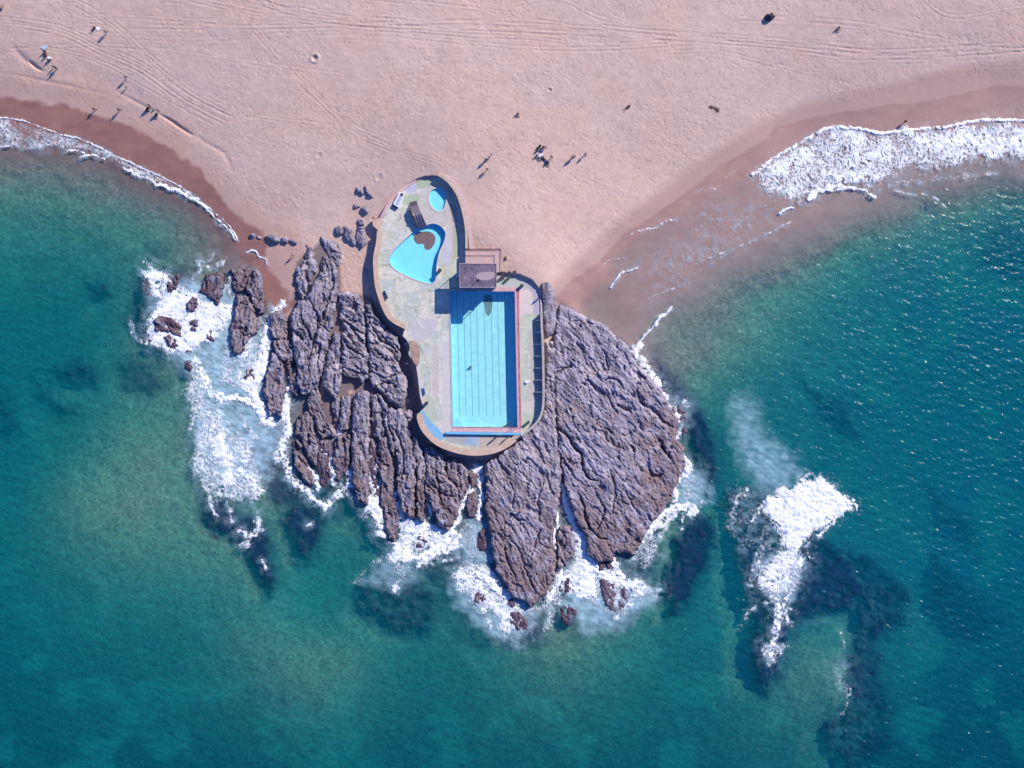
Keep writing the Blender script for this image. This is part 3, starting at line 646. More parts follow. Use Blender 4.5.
# ------------------------------------------------------------------ rocks
print('rocks...')
rock_m = vcol_mat('rock', .85, 3.5, .22, .35, .1, .3)
RN = [0]; ROCK_V = []
def make_rock(poly, top, ang, kind, label, base=None, name='rock', step=.75, rim=None):
    RN[0] += 1; sd0 = RN[0]*13
    P = np.asarray(poly, float)
    gx = np.arange(P[:, 0].min()-3, P[:, 0].max()+3, step); gy = np.arange(P[:, 1].min()-3, P[:, 1].max()+3, step)
    GX, GY = np.meshgrid(gx, gy); sh = GX.shape; x, y = GX.ravel(), GY.ravel()
    small = kind == 'boulder'
    wob = 1.1 if small else 2.8
    d = sdf(poly, x+wob*(fbm(x/5, y/5, sd0, 4, .6)-.5)*2, y+wob*(fbm(x/5, y/5, sd0+1, 4, .6)-.5)*2) + (.6 if small else 1.0)
    size = max(2.0, d.max())
    bz, _ = terrain(x, y, detail=False)
    c, s = math.cos(RAD(ang)), math.sin(RAD(ang))
    u = (x*c+y*s); v = (-x*s+y*c)                      # u runs along the grain
    wu = u + 3.5*(fbm(u/16, v/8, 401, 3)-.5); wv_ = v + 2.2*(fbm(u/14, v/7, 402, 3)-.5)
    ks = 1.05 if P[:, 0].mean() > 480 and not small else 1.0
    f1, f2, c1, o1x, o1y = worley(wu/17/ks, wv_/6.5/ks, 410, offs=True); e1 = f2-f1
    g1, g2, c2, o2x, o2y = worley(wu/6.5/ks+3, wv_/3.0/ks, 420, offs=True); e2 = g2-g1
    h1, h2, c3, o3x, o3y = worley(wu/2.6+7, wv_/1.7, 430, offs=True); e3 = h2-h1
    rib = 1.1 if P[:, 0].mean() < 470 else .72
    rough = (c1-.5)*.36*rib + (c2-.5)*.20*rib + (c3-.5)*.09
    rough -= .85*sst(.09, .0, e1)*sst(.45, .6, fbm(x/16, y/16, 440, 2))*rib + .38*sst(.12, .0, e2)*sst(.46, .62, fbm(x/9, y/9, 441, 2)) + .07*sst(.2, 0, e3)
    rough -= .8*sst(.72, .79, fbm(u/13, v/8, 443, 3))
    for c_, a_, b_, am in ((c1, o1x, o1y, .48), (c2, o2x, o2y, .27), (c3, o3x, o3y, .12)):
        t_ = c_*41.7; rough += am*rib*(a_*np.cos(t_)+b_*np.sin(t_))
    rough += (fbm(u/7, v/2.6, 450, 4)-.5)*.18*rib + (fbm(x/1.5, y/1.5, 451, 2)-.5)*.15 + (fbm(x/25, y/25, 453, 2)-.5)*.6
    rough += (fbm(x/1.3, y/1.3, 455, 2)-.5)*.26 + (sst(.46, .54, fbm(u/22, v/7, 456, 3))-.5)*.22
    if not small:
        for cw_, cd_, cl_ in CRACKS:
            m_, dd_, tt_ = line_dist(smooth_line(cl_, 4), x+1.6*(fbm(x/4, y/4, 457, 2)-.5)*2, y+1.6*(fbm(x/4, y/4, 458, 2)-.5)*2, 7)
            if m_.any(): rough[m_] -= cd_*1.75*np.exp(-(dd_/(cw_*(.35+.65*np.sin(np.pi*np.clip(tt_, .03, .97)))))**2)
    rough *= .74 if P[:, 0].mean() < 470 else .66
    if small: rough *= .5
    if kind in ('low', 'wet'): rough *= .8
    edge = rim if rim else (size*.75 if small else min(3.2, size*.7))
    prof = np.clip(d/edge, 0, 1)**(.55 if not small else .6)
    step_ = sst(0, .8 if small else 1.0, d)
    z = np.minimum(bz, 1.5 if kind != 'boulder' else 9)*.25*(kind != 'boulder') + bz*(kind == 'boulder') + step_*(top*(.55+.45*prof) + rough*(.5+.5*prof))
    z = np.where(d < 0, bz-.5+np.maximum(d, -2)*.5, np.maximum(z, bz-.3))
    kk = S*(H-np.clip(z, 0, 9))/H
    V = np.stack([(x-512)*kk, (384-y)*kk, z], 1)
    # colour: lichen-grey above, browner and darker where the sea wets it
    n = fbm(x/9, y/9, 460, 4); nb = fbm(u/12, v/5, 462, 3)
    cl = np.tile(np.array([.285, .250, .300]), (len(x), 1))
    cl = lerp(cl, (.375, .325, .340), sst(.44, .62, n)*sst(.40, .6, fbm(x/28, y/28, 464, 3))); cl = lerp(cl, (.170, .145, .180), sst(.46, .66, nb)*.85)
    cl *= (.84+.32*c2)[:, None]*(.9+.2*c3)[:, None]*(.72+.56*fbm(x/1.2, y/1.2, 466, 2))[:, None]
    cl = lerp(cl, (.265, .190, .170), sst(.55, .70, fbm(x/17, y/17, 467, 4))*.3)
    wetf = {'dry': 0.0, 'boulder': 0.0, 'tide': .55, 'wet': .9, 'low': 1.0}[kind]
    sea = sst(1.5, .35, z+.9*(n-.5)) if kind == 'dry' else 1.0
    if kind == 'dry': wt = .75*sea*sst(330, 400, y)
    else: wt = np.clip(wetf*(1.25-.5*sst(.6, 1.8, z)), 0, 1)*(.6+.6*nb)
    if kind == 'dry': wt = np.maximum(wt, .8*sst(.2, -.45, bz+.35*(n-.5))*sst(390, 440, y))
    wt = np.clip(wt, 0, 1)
    if P[:, 0].mean() > 480 and not small: cl = cl*1.13
    cl = lerp(cl, (.190, .125, .125), np.clip(wt*1.1, 0, 1)*sst(.3, .55, n)*(.2 if kind == 'low' else .9))
    cl = lerp(cl, (.075, .040, .065), wt*sst(.95, .2, z+.5*(n-.5)))
    cl = lerp(cl, (.50, .47, .46), (hsh(np.floor(x).astype(int), np.floor(y).astype(int), 7) > .996)*(.0 if small else .7))
    on = (d > -1.6).reshape(sh); keep = on[:-1, :-1] | on[1:, :-1] | on[:-1, 1:] | on[1:, 1:]
    V, q, cl = compact(V, grid_quads(sh[1], sh[0], keep), cl)
    if len(V) > 5000: ROCK_V.append(V)
    o = raw_mesh(name, V, q, np.hstack([cl, np.ones((len(cl), 1))]), None, rock_m, smooth=True)
    return tag(o, label, 'rock', 'boulders on the beach' if small else 'sea rocks below the terrace')

CRACKS = [(1.5,1.1,[(556,427),(565,434),(574,446),(581,455),(583,468),(588,478),(597,480)]),(1.3,.9,[(579,495),(583,505),(586,520),(592,530),(600,538),(608,540)]),(1.1,.8,[(605,350),(607,362),(608,371)]),
 (1.0,.8,[(604,380),(611,378),(619,382),(625,389)]),(1.1,.9,[(554,375),(562,370),(571,366)]),(1.9,.9,[(637,390),(641,400),(645,407)]),(2.0,.8,[(640,402),(650,408),(660,418),(672,428)]),(1.9,1.0,[(618,406),(625,409),(630,412)]),
 (1.8,.8,[(660,440),(665,452),(672,460)]),(1.6,.8,[(648,470),(655,477),(662,474)]),(1.8,.9,[(631,446),(635,452)]),(1.1,.7,[(587,375),(592,385),(598,392),(601,398)]),(1,.6,[(583,397),(592,389)]),(1,.6,[(610,437),(616,448)]),
 (1,.6,[(560,455),(570,470),(578,480)]),(1.1,.7,[(600,500),(604,510),(601,522),(596,530)]),(1,.6,[(625,490),(632,505),(640,515)]),(.9,.6,[(610,470),(615,490),(613,510)]),(1.6,1,[(576,343),(581,347),(584,352)]),(1.5,.8,[(607,428),(613,434)]),
 (1.4,.9,[(497,458),(502,468),(510,475)]),(.9,.5,[(530,440),(540,452),(545,465)]),(.9,.5,[(520,470),(530,485)]),(1,.6,[(508,480),(514,495),(512,505)]),(1,.6,[(500,530),(515,545),(525,560)]),(1.2,.8,[(520,555),(528,575),(535,590)]),
 (1,.6,[(540,530),(530,560)]),(1.4,.8,[(511,513),(517,519),(524,521)]),(1.2,.7,[(505,545),(508,562),(516,578)]),(1,.6,[(545,480),(538,500),(540,515)]),
 (1,.8,[(310,300),(318,320),(312,345),(308,370)]),(.9,.7,[(300,315),(310,335),(316,355)]),(2,.9,[(291,329),(297,335),(303,339)]),(.9,.6,[(315,318),(325,328),(332,334)]),(1,.7,[(342,320),(352,328),(360,338),(366,343)]),(1,.7,[(345,345),(355,352),(362,356)]),
 (1,.6,[(344,331),(352,341),(360,351)]),(1.1,.8,[(371,325),(380,340),(390,345),(398,352)]),(1.8,.9,[(383,337),(389,343)]),(1.1,.7,[(370,372),(385,378),(393,376),(400,372)]),(1,.6,[(374,350),(386,360)]),(1.2,.7,[(377,387),(388,382),(396,388)]),
 (1.1,.7,[(305,270),(308,285),(300,300)]),(1,.6,[(330,262),(333,280),(328,300),(322,320)]),(1,.6,[(352,296),(356,310),(350,322)]),(1.1,.7,[(392,425),(400,440),(404,460),(402,480)]),(1.1,.7,[(434,465),(438,485),(442,505)]),(1,.6,[(428,480),(440,492),(455,498)])]
ROCKS = [
 ([(321,237),(330,240),(338,242),(342,252),(341,262),(336,268),(330,262),(326,250),(322,243)], 1.3, 60, 'dry', 'grey slab standing alone in the sand at the top of the left rock mass'),
 ([(307,244),(312,247),(312,256),(318,264),(317,272),(313,277),(311,281),(303,300),(298,292),(297,280),(297,268),(305,258)], 1.5, 100, 'dry', 'pointed grey slab at the upper left tip of the rock mass, beside wet sand'),
 ([(324,257),(336,265),(337,280),(337,297),(333,315),(332,330),(328,347),(325,358),(322,372),(318,385),(308,394),(300,392),(298,380),(297,370),(293,345),(291,325),(292,313),(299,302),(305,300),(312,285),(321,272),(321,264)], 1.9, 100, 'dry', 'broad grey slab with long vertical cracks forming the left shoulder of the rock mass'),
 ([(336,332),(339,337),(340,350),(341,370),(341,390),(336,398),(330,394),(323,388),(322,378),(326,360),(330,345),(334,334)], 1.7, 95, 'dry', 'narrow tapering grey slab right of the broad left slab'),
 ([(339,293),(348,292),(359,294),(362,305),(364,320),(366,338),(368,355),(369,378),(362,384),(355,377),(346,376),(342,370),(342,345),(341,335),(346,330),(341,318),(340,305)], 1.8, 35, 'dry', 'grey slab with diagonal ribs left of the long straight dark crack'),
 ([(366,306),(371,304),(374,312),(382,323),(389,329),(396,336),(400,348),(401,356),(398,364),(400,372),(406,376),(407,386),(406,398),(403,410),(399,407),(388,398),(378,391),(372,386),(370,373),(369,355),(368,335)], 1.9, 40, 'dry', 'large grey slab between the long straight crack and the shaded terrace wall'),
 ([(405,411),(410,410),(414,414),(411,421),(406,421),(404,416)], 1.6, 60, 'dry', 'small square block touching the shadow of the terrace wall corner'),
 ([(389,408),(399,409),(404,412),(407,421),(410,433),(412,450),(416,460),(415,480),(414,500),(414,518),(405,517),(400,506),(397,490),(398,470),(397,452),(391,432),(387,421)], 1.8, 98, 'dry', 'long grey rib running from the wall corner block down to the surf'),
 ([(413,436),(419,441),(423,452),(425,466),(425,480),(424,500),(423,522),(417,518),(416,495),(416,465),(413,450)], 1.6, 95, 'dry', 'thin grey rib squeezed between two cracks under the curved wall'),
 ([(424,447),(432,447),(440,452),(444,461),(445,472),(449,480),(457,488),(460,500),(457,514),(449,531),(437,525),(432,506),(426,490),(426,468)], 1.7, 60, 'dry', 'wide grey slab below the curved wall ending in a blunt point in the surf'),
 ([(446,461),(454,460),(463,465),(467,472),(467,485),(463,497),(459,498),(457,486),(449,478)], 1.6, 80, 'dry', 'short grey block left of the white gully below the pool end'),
 ([(546,341),(554,341),(556,360),(556,390),(556,420),(557,440),(559,455),(561,470),(560,482),(558,500),(556,512),(553,522),(552,548),(557,560),(556,568),(548,590),(541,597),(529,607),(524,601),(512,597),(507,585),(497,571),(493,556),(491,538),(487,520),(486,498),(487,478),(484,466),(490,461),(498,457),(509,448),(522,438),(533,428),(541,420),(545,409),(545,380)], 1.75, 60, 'dry', 'long central slab tapering from the pool end to a point in the sea'),
 ([(561,527),(571,526),(575,545),(574,555),(567,561),(561,571),(557,565),(558,545),(557,535)], 1.1, 70, 'tide', 'small brown block in the foam beside the tip of the central slab'),
 ([(560,303),(571,310),(587,318),(604,325),(617,338),(629,347),(632,358),(641,368),(651,378),(661,390),(668,404),(676,412),(678,425),(675,438),(684,447),(683,462),(683,470),(676,484),(670,500),(664,511),(650,524),(646,534),(638,548),(632,556),(624,551),(615,552),(613,561),(597,562),(588,553),(586,537),(574,517),(569,500),(563,474),(559,450),(557,417),(555,396),(553,374),(554,345),(553,338),(556,325)], 1.75, 52, 'dry', 'the biggest rock, a wide grey slab right of the pool terrace'),
 # left cluster in the white water
 ([(257,268),(261,276),(264,286),(265,298),(263,312),(260,316),(256,306),(250,298),(246,288),(248,278)], 1.5, 100, 'tide', 'dark pointed rock nearest the wet sand in the left surf'),
 ([(205,278),(217,272),(225,274),(222,290),(218,305),(210,298),(201,291)], .9, 110, 'wet', 'dark wet rock in the middle of the left white water, seaward of two others'),
 ([(232,270),(246,268),(249,278),(246,290),(237,292),(233,283)], .9, 100, 'wet', 'wet rock with foam draped over it, between two dark rocks in the left surf'),
 ([(237,295),(248,297),(255,312),(259,325),(256,332),(248,340),(241,352),(237,356),(231,348),(230,335),(234,320),(235,305)], 1.3, 100, 'tide', 'long brown slab dividing the left white water from the rock channel'),
 ([(186,303),(193,296),(198,300),(197,308),(192,313),(187,310)], .7, 80, 'wet', 'small dark rock encircled by dense white foam in the left surf'),
 ([(165,285),(172,278),(178,272),(180,280),(176,290),(170,292)], .7, 60, 'wet', 'small dark rock at the top edge of the left white water'),
 ([(141,283),(147,278),(150,288),(149,298),(142,293)], .5, 90, 'low', 'low dark rock at the seaward edge of the left white water'),
 ([(153,322),(160,317),(170,318),(180,325),(182,337),(172,335),(163,331),(155,330)], .8, 40, 'wet', 'reddish wet rock in the lower left of the white water'),
 ([(163,337),(172,336),(179,345),(175,352),(166,344)], .7, 40, 'wet', 'smaller wet rock just below the reddish one in the white water'),
 ([(147,340),(155,340),(159,345),(152,347)], .5, 20, 'low', 'tiny dark rock at the lower left corner of the white water'),
 ([(184,346),(189,343),(193,348),(190,353),(185,352)], .6, 60, 'wet', 'tiny dark rock at the bottom fringe of the white water'),
 ([(184,360),(191,358),(195,366),(192,372),(186,369)], .6, 60, 'wet', 'single dark rock standing clear below the left white water'),
 ([(206,332),(212,331),(213,340),(207,342)], .6, 60, 'wet', 'tiny dark rock in foam beside the long brown slab'),
 ([(188,322),(196,318),(200,325),(195,332),(190,329)], .6, 60, 'wet', 'small dark rock in the centre of the dense left foam'),
 ([(270,316),(279,311),(287,318),(287,330),(286,338),(278,340),(270,336),(269,326)], 1.2, 80, 'tide', 'brown block on the right bank of the foaming channel, upper one'),
 ([(272,342),(286,340),(289,345),(289,358),(284,361),(278,358),(274,350)], 1.2, 70, 'tide', 'brown block on the right bank of the foaming channel, below the upper one'),
 ([(271,352),(278,358),(282,365),(284,378),(285,392),(280,402),(282,418),(276,413),(270,415),(266,404),(263,393),(266,378),(269,364)], 1.3, 98, 'tide', 'long brown rock dividing the two white channels left of the rock mass'),
 ([(245,369),(252,368),(255,378),(252,385),(246,381)], .5, 90, 'low', 'low wet rock half drowned in the foaming left channel'),
 ([(287,340),(293,345),(296,365),(299,380),(297,395),(290,390),(288,372),(287,358)], .9, 95, 'tide', 'low shaded brown shelf tucked against the broad left slab'),
 # fingers at the lower left
 ([(293,442),(299,441),(303,454),(309,468),(313,484),(308,484),(302,478),(295,464),(293,452)], 1.0, 65, 'tide', 'outermost brown finger of rock pointing into the surf at lower left'),
 ([(299,416),(306,411),(312,416),(315,432),(318,446),(317,460),(315,467),(309,458),(304,447),(300,437),(296,434),(296,424)], 1.2, 75, 'tide', 'brown finger second from the lower left end of the rocks'),
 ([(311,389),(318,387),(321,398),(322,409),(327,421),(337,431),(335,436),(323,438),(318,431),(314,420),(309,411),(307,402)], 1.3, 60, 'dry', 'curved grey finger left of the brown sand pocket'),
 ([(342,397),(351,396),(351,415),(348,431),(340,431),(339,422),(341,408)], 1.4, 95, 'dry', 'narrow upright grey block right of the brown sand pocket'),
 ([(333,398),(340,398),(340,410),(338,425),(335,420),(332,408)], .9, 95, 'dry', 'thin shaded shelf bordering the brown sand pocket'),
 ([(353,397),(361,390),(369,392),(369,410),(369,430),(368,452),(368,470),(368,490),(367,505),(359,502),(354,489),(352,478),(352,460),(351,448),(352,430),(352,415)], 1.6, 92, 'dry', 'long straight grey finger reaching farthest into the left cove'),
 ([(336,437),(350,434),(351,448),(351,458),(347,468),(342,475),(339,482),(335,478),(337,469),(333,462),(334,450)], 1.0, 85, 'tide', 'stubby brown finger beside the long straight grey one'),
 ([(317,440),(332,440),(332,458),(330,478),(326,494),(321,490),(316,474),(318,460)], .45, 85, 'low', 'low purple wet rock veiled with foam between brown fingers'),
 ([(371,395),(377,396),(380,408),(382,420),(385,434),(379,440),(374,436),(372,420),(371,408)], 1.5, 85, 'dry', 'slim grey rib right of the long straight grey finger'),
 ([(378,393),(385,401),(388,412),(387,420),(390,432),(395,446),(394,455),(388,440),(383,424),(381,408),(378,399)], 1.6, 70, 'dry', 'slim curved rib along the deep blue crack'),
 ([(380,440),(386,438),(391,448),(393,465),(393,480),(395,500),(398,520),(396,540),(390,540),(385,525),(382,505),(380,480),(377,460)], 1.1, 85, 'tide', 'brown rib with white water running down both sides'),
 ([(370,438),(376,440),(378,460),(380,480),(378,500),(372,500),(370,470)], .4, 85, 'low', 'low wet shelf in the white gully right of the long straight finger'),
 ([(414,537),(420,533),(430,538),(428,545),(420,548),(415,546)], .6, 20, 'wet', 'small reddish rock awash in the central cove'),
 ([(468,494),(474,492),(476,506),(475,517),(469,517),(466,506)], .9, 90, 'wet', 'dark rock standing in the white gully below the pool end'),
 ([(469,474),(476,472),(477,484),(472,488),(470,482)], .8, 90, 'wet', 'small dark rock at the head of the white gully'),
 ([(478,531),(485,530),(487,545),(484,552),(478,548)], .7, 90, 'wet', 'reddish oval rock in the blue water at the mouth of the gully'),
 ([(508,599),(515,601),(514,608),(507,606)], .5, 60, 'low', 'tiny wet rock touching the tip of the central slab'),
 ([(509,611),(520,612),(527,620),(527,628),(518,629),(511,622)], .5, 50, 'low', 'purple wet rock in the surf below the central tip'),
 ([(560,606),(570,604),(577,612),(575,622),(568,627),(561,621)], .6, 50, 'low', 'round purple rock ringed by foam between the two big slabs'),
 ([(475,592),(482,590),(485,600),(480,606),(474,602)], .45, 80, 'low', 'round purple rock awash left of the central tip'),
 ([(563,580),(568,577),(571,590),(565,592)], .6, 80, 'wet', 'tiny dark rock in the dense white foam between the big slabs'),
 ([(601,580),(612,578),(624,588),(627,603),(618,615),(609,609),(602,596)], .5, 60, 'low', 'broad purple rock awash below the biggest slab'),
 ([(598,563),(604,563),(604,570),(599,571)], .6, 60, 'wet', 'tiny brown block at the lower left foot of the biggest slab'),
 ([(606,562),(612,562),(612,569),(607,570)], .6, 60, 'wet', 'tiny brown block at the foot of the biggest slab, right of its twin'),
 ([(678,405),(684,412),(687,428),(684,440),(679,430),(680,416)], .5, 90, 'low', 'low wet ledge off the right edge of the biggest slab'),
 ([(741,500),(748,496),(752,506),(748,514),(742,510)], .3, 60, 'low', 'purple reef top breaking the water left of the offshore burst'),
 # boulders on the beach
 ([(249.5,235),(252,233.5),(255,235),(254.5,237.5),(251,238)], .5, 0, 'boulder', 'small dark boulder on wet red sand, seaward end of the row'),
 ([(256.5,236),(259,236.5),(262,238),(260.5,239.5),(257.5,238.5)], .4, 0, 'boulder', 'tiny dark boulder second in the row on wet red sand'),
 ([(265,237),(269,234.6),(274,234.6),(277,237.6),(281,237.6),(280,241.5),(273,243.4),(270,239.5)], .9, 20, 'boulder', 'largest boulder of the row at the edge of the wet sand'),
 ([(281,238),(286,236.5),(288.5,240),(287,243.5),(282,242.5)], .7, 20, 'boulder', 'rounded boulder right of the largest one in the row'),
 ([(289,241),(292,240),(297,241.5),(296,244),(293,244.5)], .6, 20, 'boulder', 'last boulder at the landward end of the row'),
 ([(356,188),(360,185.5),(364,190),(363.5,194.5),(360,193),(356.5,191)], .6, 30, 'boulder', 'flat pale rock in dry sand, farthest from the sea'),
 ([(364.5,186),(367,187),(368.5,191),(371,194),(373,198),(369,195),(365,191.5)], .6, 50, 'boulder', 'thin curved rock ridge in dry sand next to a flat pale rock'),
 ([(353.5,205),(357,203.5),(360,207),(354.5,208.5)], .35, 30, 'boulder', 'sand-dusted low rock left of a darker one, outside the terrace entrance'),
 ([(361,208),(365,206.5),(368.5,211),(367,214),(361.5,212)], .8, 30, 'boulder', 'dark rounded rock beside the terrace entrance'),
 ([(335,228),(339,226),(343,229),(343,234),(338,235.5),(335,232)], .9, 60, 'boulder', 'round blue-grey boulder, leftmost of three above the sand pocket'),
 ([(344,226),(350,228),(353,233),(356,241),(355,245),(348,241),(344.5,236)], .9, 60, 'boulder', 'long grey boulder, middle of three above the sand pocket'),
 ([(358,228),(362,226),(365,229),(364,233),(367,238),(367,243),(362,248),(358,244),(355.5,238)], .9, 70, 'boulder', 'jagged grey boulder against the shadow of the terrace wall'),
 ([(358,220),(363,219),(364,225),(359,226)], .6, 60, 'boulder', 'small boulder just above the jagged one near the terrace wall'),
 ([(364,268),(367,270),(366,275),(363,272)], .4, 60, 'boulder', 'tiny rock half buried in the sand pocket'),
]
for r in ROCKS: make_rock(*r)
make_rock([(542,284),(548,282),(553,290),(556,305),(556,322),(553,334),(546,338),(544,325),(543,305)], 1.0, 90, 'boulder', 'strip of piled rubble stones outside the right terrace wall', name='rubble', rim=4)

# ------------------------------------------------------------------ the bathing terrace
print('terrace...')
ZD = 3.0
tan_m = simple('plastered_tan_wall', (.57, .395, .295), .9, .18, .8, bump=.3)
brown_m = simple('worn_plaster', (.40, .25, .19), .9, .25, .9, bump=.4)
grey_m = simple('weathered_concrete', (.44, .37, .34), .9, .15, 1.2, bump=.3)
pale_m = simple('pale_concrete', (.58, .50, .46), .9, .12, 1.0, bump=.2)
red_m = simple('red_tiles', (.46, .16, .19), .7, .35, .9)
pink_m = simple('faded_pink_tiles', (.60, .36, .36), .8, .18, 1.2)
bluepaint_m = simple('light_blue_paint', (.14, .42, .66), .7, .2, .7)
white_m = simple('white_paint', (.78, .77, .78), .6, .08, 2)
dark_m = simple('dark_stone', (.06, .05, .06), .8, .2, 4)
poolfloor_m = simple('pool_paint', (.37, .74, .72), .7, .12, .9)  # floor tone mottled to imitate the light of water ripples
poolwall_m = simple('pool_wall_paint', (.10, .48, .80), .7, .05, .4)
kidpool_m = simple('paddling_pool_paint', (.27, .76, .80), .7, .06, .5)
line_m = simple('lane_tiles', (.15, .40, .46), .7, .1, 1)
silt_m = simple('brown_silt', (.24, .135, .13), .95, .15, 2)
greypatch_m = simple('grey_patch', (.16, .24, .24), .95, .25, 1.2)
water_m = pool_water_mat('pool_water', (.90, .985, .995, 1))

POOL = [(449.8,291.5),(514.6,291.5),(517.6,428.2),(452.8,427.4)]
KID = [(437.8,188.2),(443.5,190.0),(445.8,195),(445.8,201),(443.5,208),(440.2,211.0),(436,210),(431.8,206),(429.5,200),(429.6,194),(432.5,189.8)]
FREE = [(389.6,258.8),(392.2,252.8),(399,245.1),(415,230.5),(420,226.8),(427.4,224.8),(433,223.6),(439.5,225.5),(444.5,231),(445.3,236),(443.2,243.5),(439,253),(436.5,266),(435.6,279),(432,283),(424.5,282.4),(410.8,277.3),(397,270.4),(391.2,264.5)]
KID_S, FREE_S = smooth_ring(KID), smooth_ring(FREE)

# deck: a fine grid so moss, patches, joints and some painted shade are part of its surface
step = .6
gx = np.arange(368, 548, step); gy = np.arange(172, 458, step)
GX, GY = np.meshgrid(gx, gy); sh = GX.shape; x, y = GX.ravel(), GY.ravel()
ds = sdf(TERRACE, x, y)
n = fbm(x/12, y/12, 501, 4); nf = fbm(x/2.5, y/2.5, 502, 3)
f1, f2, cid = worley(x/13+.3, y/13, 505, .5)
dc = np.tile(np.array([.60, .56, .46]), (len(x), 1))
bx = np.floor((x-372)/11.7); by = np.floor((y-176)/12.9)
slab = hsh(bx.astype(int), by.astype(int), 31)
moss = np.clip(sst(.35, .75, slab*.6+n*.55), 0, 1)*np.where(y > 245, 1, .75)
dc = lerp(dc, (.40, .455, .33), moss*.6); dc = lerp(dc, (.46, .45, .50), sst(.62, .82, slab)*sst(.4, .6, nf)*.5)
dc = lerp(dc, (.60, .55, .51), sst(.52, .66, fbm(x/8, y/3.5, 507, 3))*sst(270, 240, y)*sst(425, 400, x)*.85)
dc *= (.80+.40*nf)[:, None]; dc = lerp(dc, (.27, .23, .20), sst(.66, .78, fbm(x/5, y/5, 518, 4))*.5)
def patch(poly, c, k=1.0, soft=1.0):
    global dc
    dc = lerp(dc, c, k*in_poly_field(poly, x+1.5*(nf-.5), y+1.5*(n-.5), 3, lambda s: sst(-soft, soft, s))*(.75+.5*nf).clip(0, 1))
patch([(416,180),(432,177),(431,188),(416,189)], (.37, .43, .30), .9); patch([(404,196),(418,193),(420,201),(410,206),(402,204)], (.38, .44, .30), .9)
patch([(404,188),(415,180),(416,192),(406,194)], (.47, .46, .56)); patch([(420,188),(450,185),(462,225),(455,250),(445,270),(440,240),(448,225),(420,222),(418,205)], (.52, .45, .44), .6)
patch([(449,203),(456,205),(458,222),(452,222)], (.36, .27, .23), .7); patch([(452,225),(458,225),(460,255),(453,262)], (.36, .38, .25), .7); patch([(446,238),(451,240),(450,265),(443,262)], (.52, .50, .56), .8)
patch([(446,185),(452,190),(456,202),(450,200)], (.36, .40, .26), .7)
patch([(500,274),(520,275),(534,283),(520,292),(500,288)], (.44, .47, .42), .9); patch([(519,289),(531,290),(533,300),(533,314),(519,314)], (.66, .54, .48), 1); patch([(528,280),(538,290),(541,300),(541,316),(534,316),(533,295),(524,284)], (.42, .38, .44), 1)
patch([(409,322),(432,318),(438,322),(433,335),(415,345)], (.50, .45, .46), .8); patch([(432,345),(438,345),(440,380),(438,400),(432,395)], (.54, .43, .41), .8)
patch([(441,340),(450,340),(451,420),(442,420)], (.56, .51, .50), .7); patch([(421,395),(432,398),(440,420),(430,425)], (.46, .47, .34), .6)
patch([(418,413),(423.5,411),(430,421),(442,432),(448,437),(440,441),(426,432)], (.20, .42, .60), 1.0); patch([(441,434),(480,436),(478,446),(450,443)], (.33, .41, .50), .9); patch([(462,436),(473,436),(473,446),(462,445)], (.24, .38, .56), .6)
patch([(447,433),(470,435),(465,446),(445,441)], (.40, .34, .28), .6); patch([(480,435),(512,435),(500,447),(478,449)], (.46, .34, .30), .8); patch([(440,420),(452,420),(452,432),(443,432)], (.58, .50, .45), .8)
patch([(519,316),(541,316),(541,405),(533,422),(519,430)], (.47, .50, .39), .75); patch([(528,330),(533,330),(533,400),(528,400)], (.48, .40, .38), .8); patch([(522,402),(533,400),(531,415),(521,412)], (.60, .53, .46), .9)
patch([(533,318),(541,318),(542,400),(535,402)], (.30, .33, .34), .6)  # dark strip painted where the right wall shades its bays
# light mortar joints between the slabs
for a, b in (((400,262),(440,255)),): pass
for line in ([(387,291.5),(402,291),(418,289)],[(402,272),(402,292),(402,303)],[(390,304.5),(452,304.5)],[(419,316),(451,315)],[(424,362.5),(434,362.5)],[(422,381),(440,380)],[(439.5,318),(440,345),(440,380),(441,405)],[(402,304),(403,322)],
             [(521,327),(533,327)],[(521,352),(529,352),(530,400)],[(521,365),(529,365)],[(524,330),(524,352)],[(420,288),(421,304)],[(416,296),(450,296)],[(425,340),(440,340)],[(410,304),(424,330)],[(378,250),(400,248)],[(380,262),(392,264)],[(532,318),(532,330)]):
    m, d, t = line_dist(line, x, y, 3); kk = sst(1.0, .3, d)*.62*sst(.3, .5, vnoise(x[m]/2.5, y[m]/2.5, 517))
    dc[m] = dc[m]*(1-kk[:, None])+np.array([.70, .64, .56])*kk[:, None]
for line in ([(417,348),(420,352)],[(419,346),(422,350)],[(421,349),(423,353)],[(437,318.5),(441,314.5)]):  # dark strokes; the last one paints the roof pole's shadow
    m, d, t = line_dist(line, x, y, 3); kk = sst(.8, .3, d)*.6; dc[m] = dc[m]*(1-kk[:, None])+np.array([.2, .17, .17])*kk[:, None]
zz = ZD + (fbm(x/9, y/9, 511, 3)-.5)*.05
holes = np.maximum(np.maximum(sdf(POOL, x, y), sdf(KID_S, x, y)), sdf(FREE_S, x, y))
on = ((ds > .3) & (holes < -.1)).reshape(sh); keep = on[:-1, :-1] & on[1:, :-1] & on[:-1, 1:] & on[1:, 1:]
kk = S*(H-ZD)/H
V, q, dcc = compact(np.stack([(x-512)*kk, (384-y)*kk, zz], 1), grid_quads(sh[1], sh[0], keep), dc)
deck_m = vcol_mat('mossy_paving', .85, 4.0, .16, .3, .03, .3)
tag(raw_mesh('terrace_paving', V, q, np.hstack([dcc, np.ones((len(dcc), 1))]), None, deck_m), kind='structure')

def outline(a, b):
    i, j = TERRACE.index(a), TERRACE.index(b)
    return TERRACE[i:j+1]

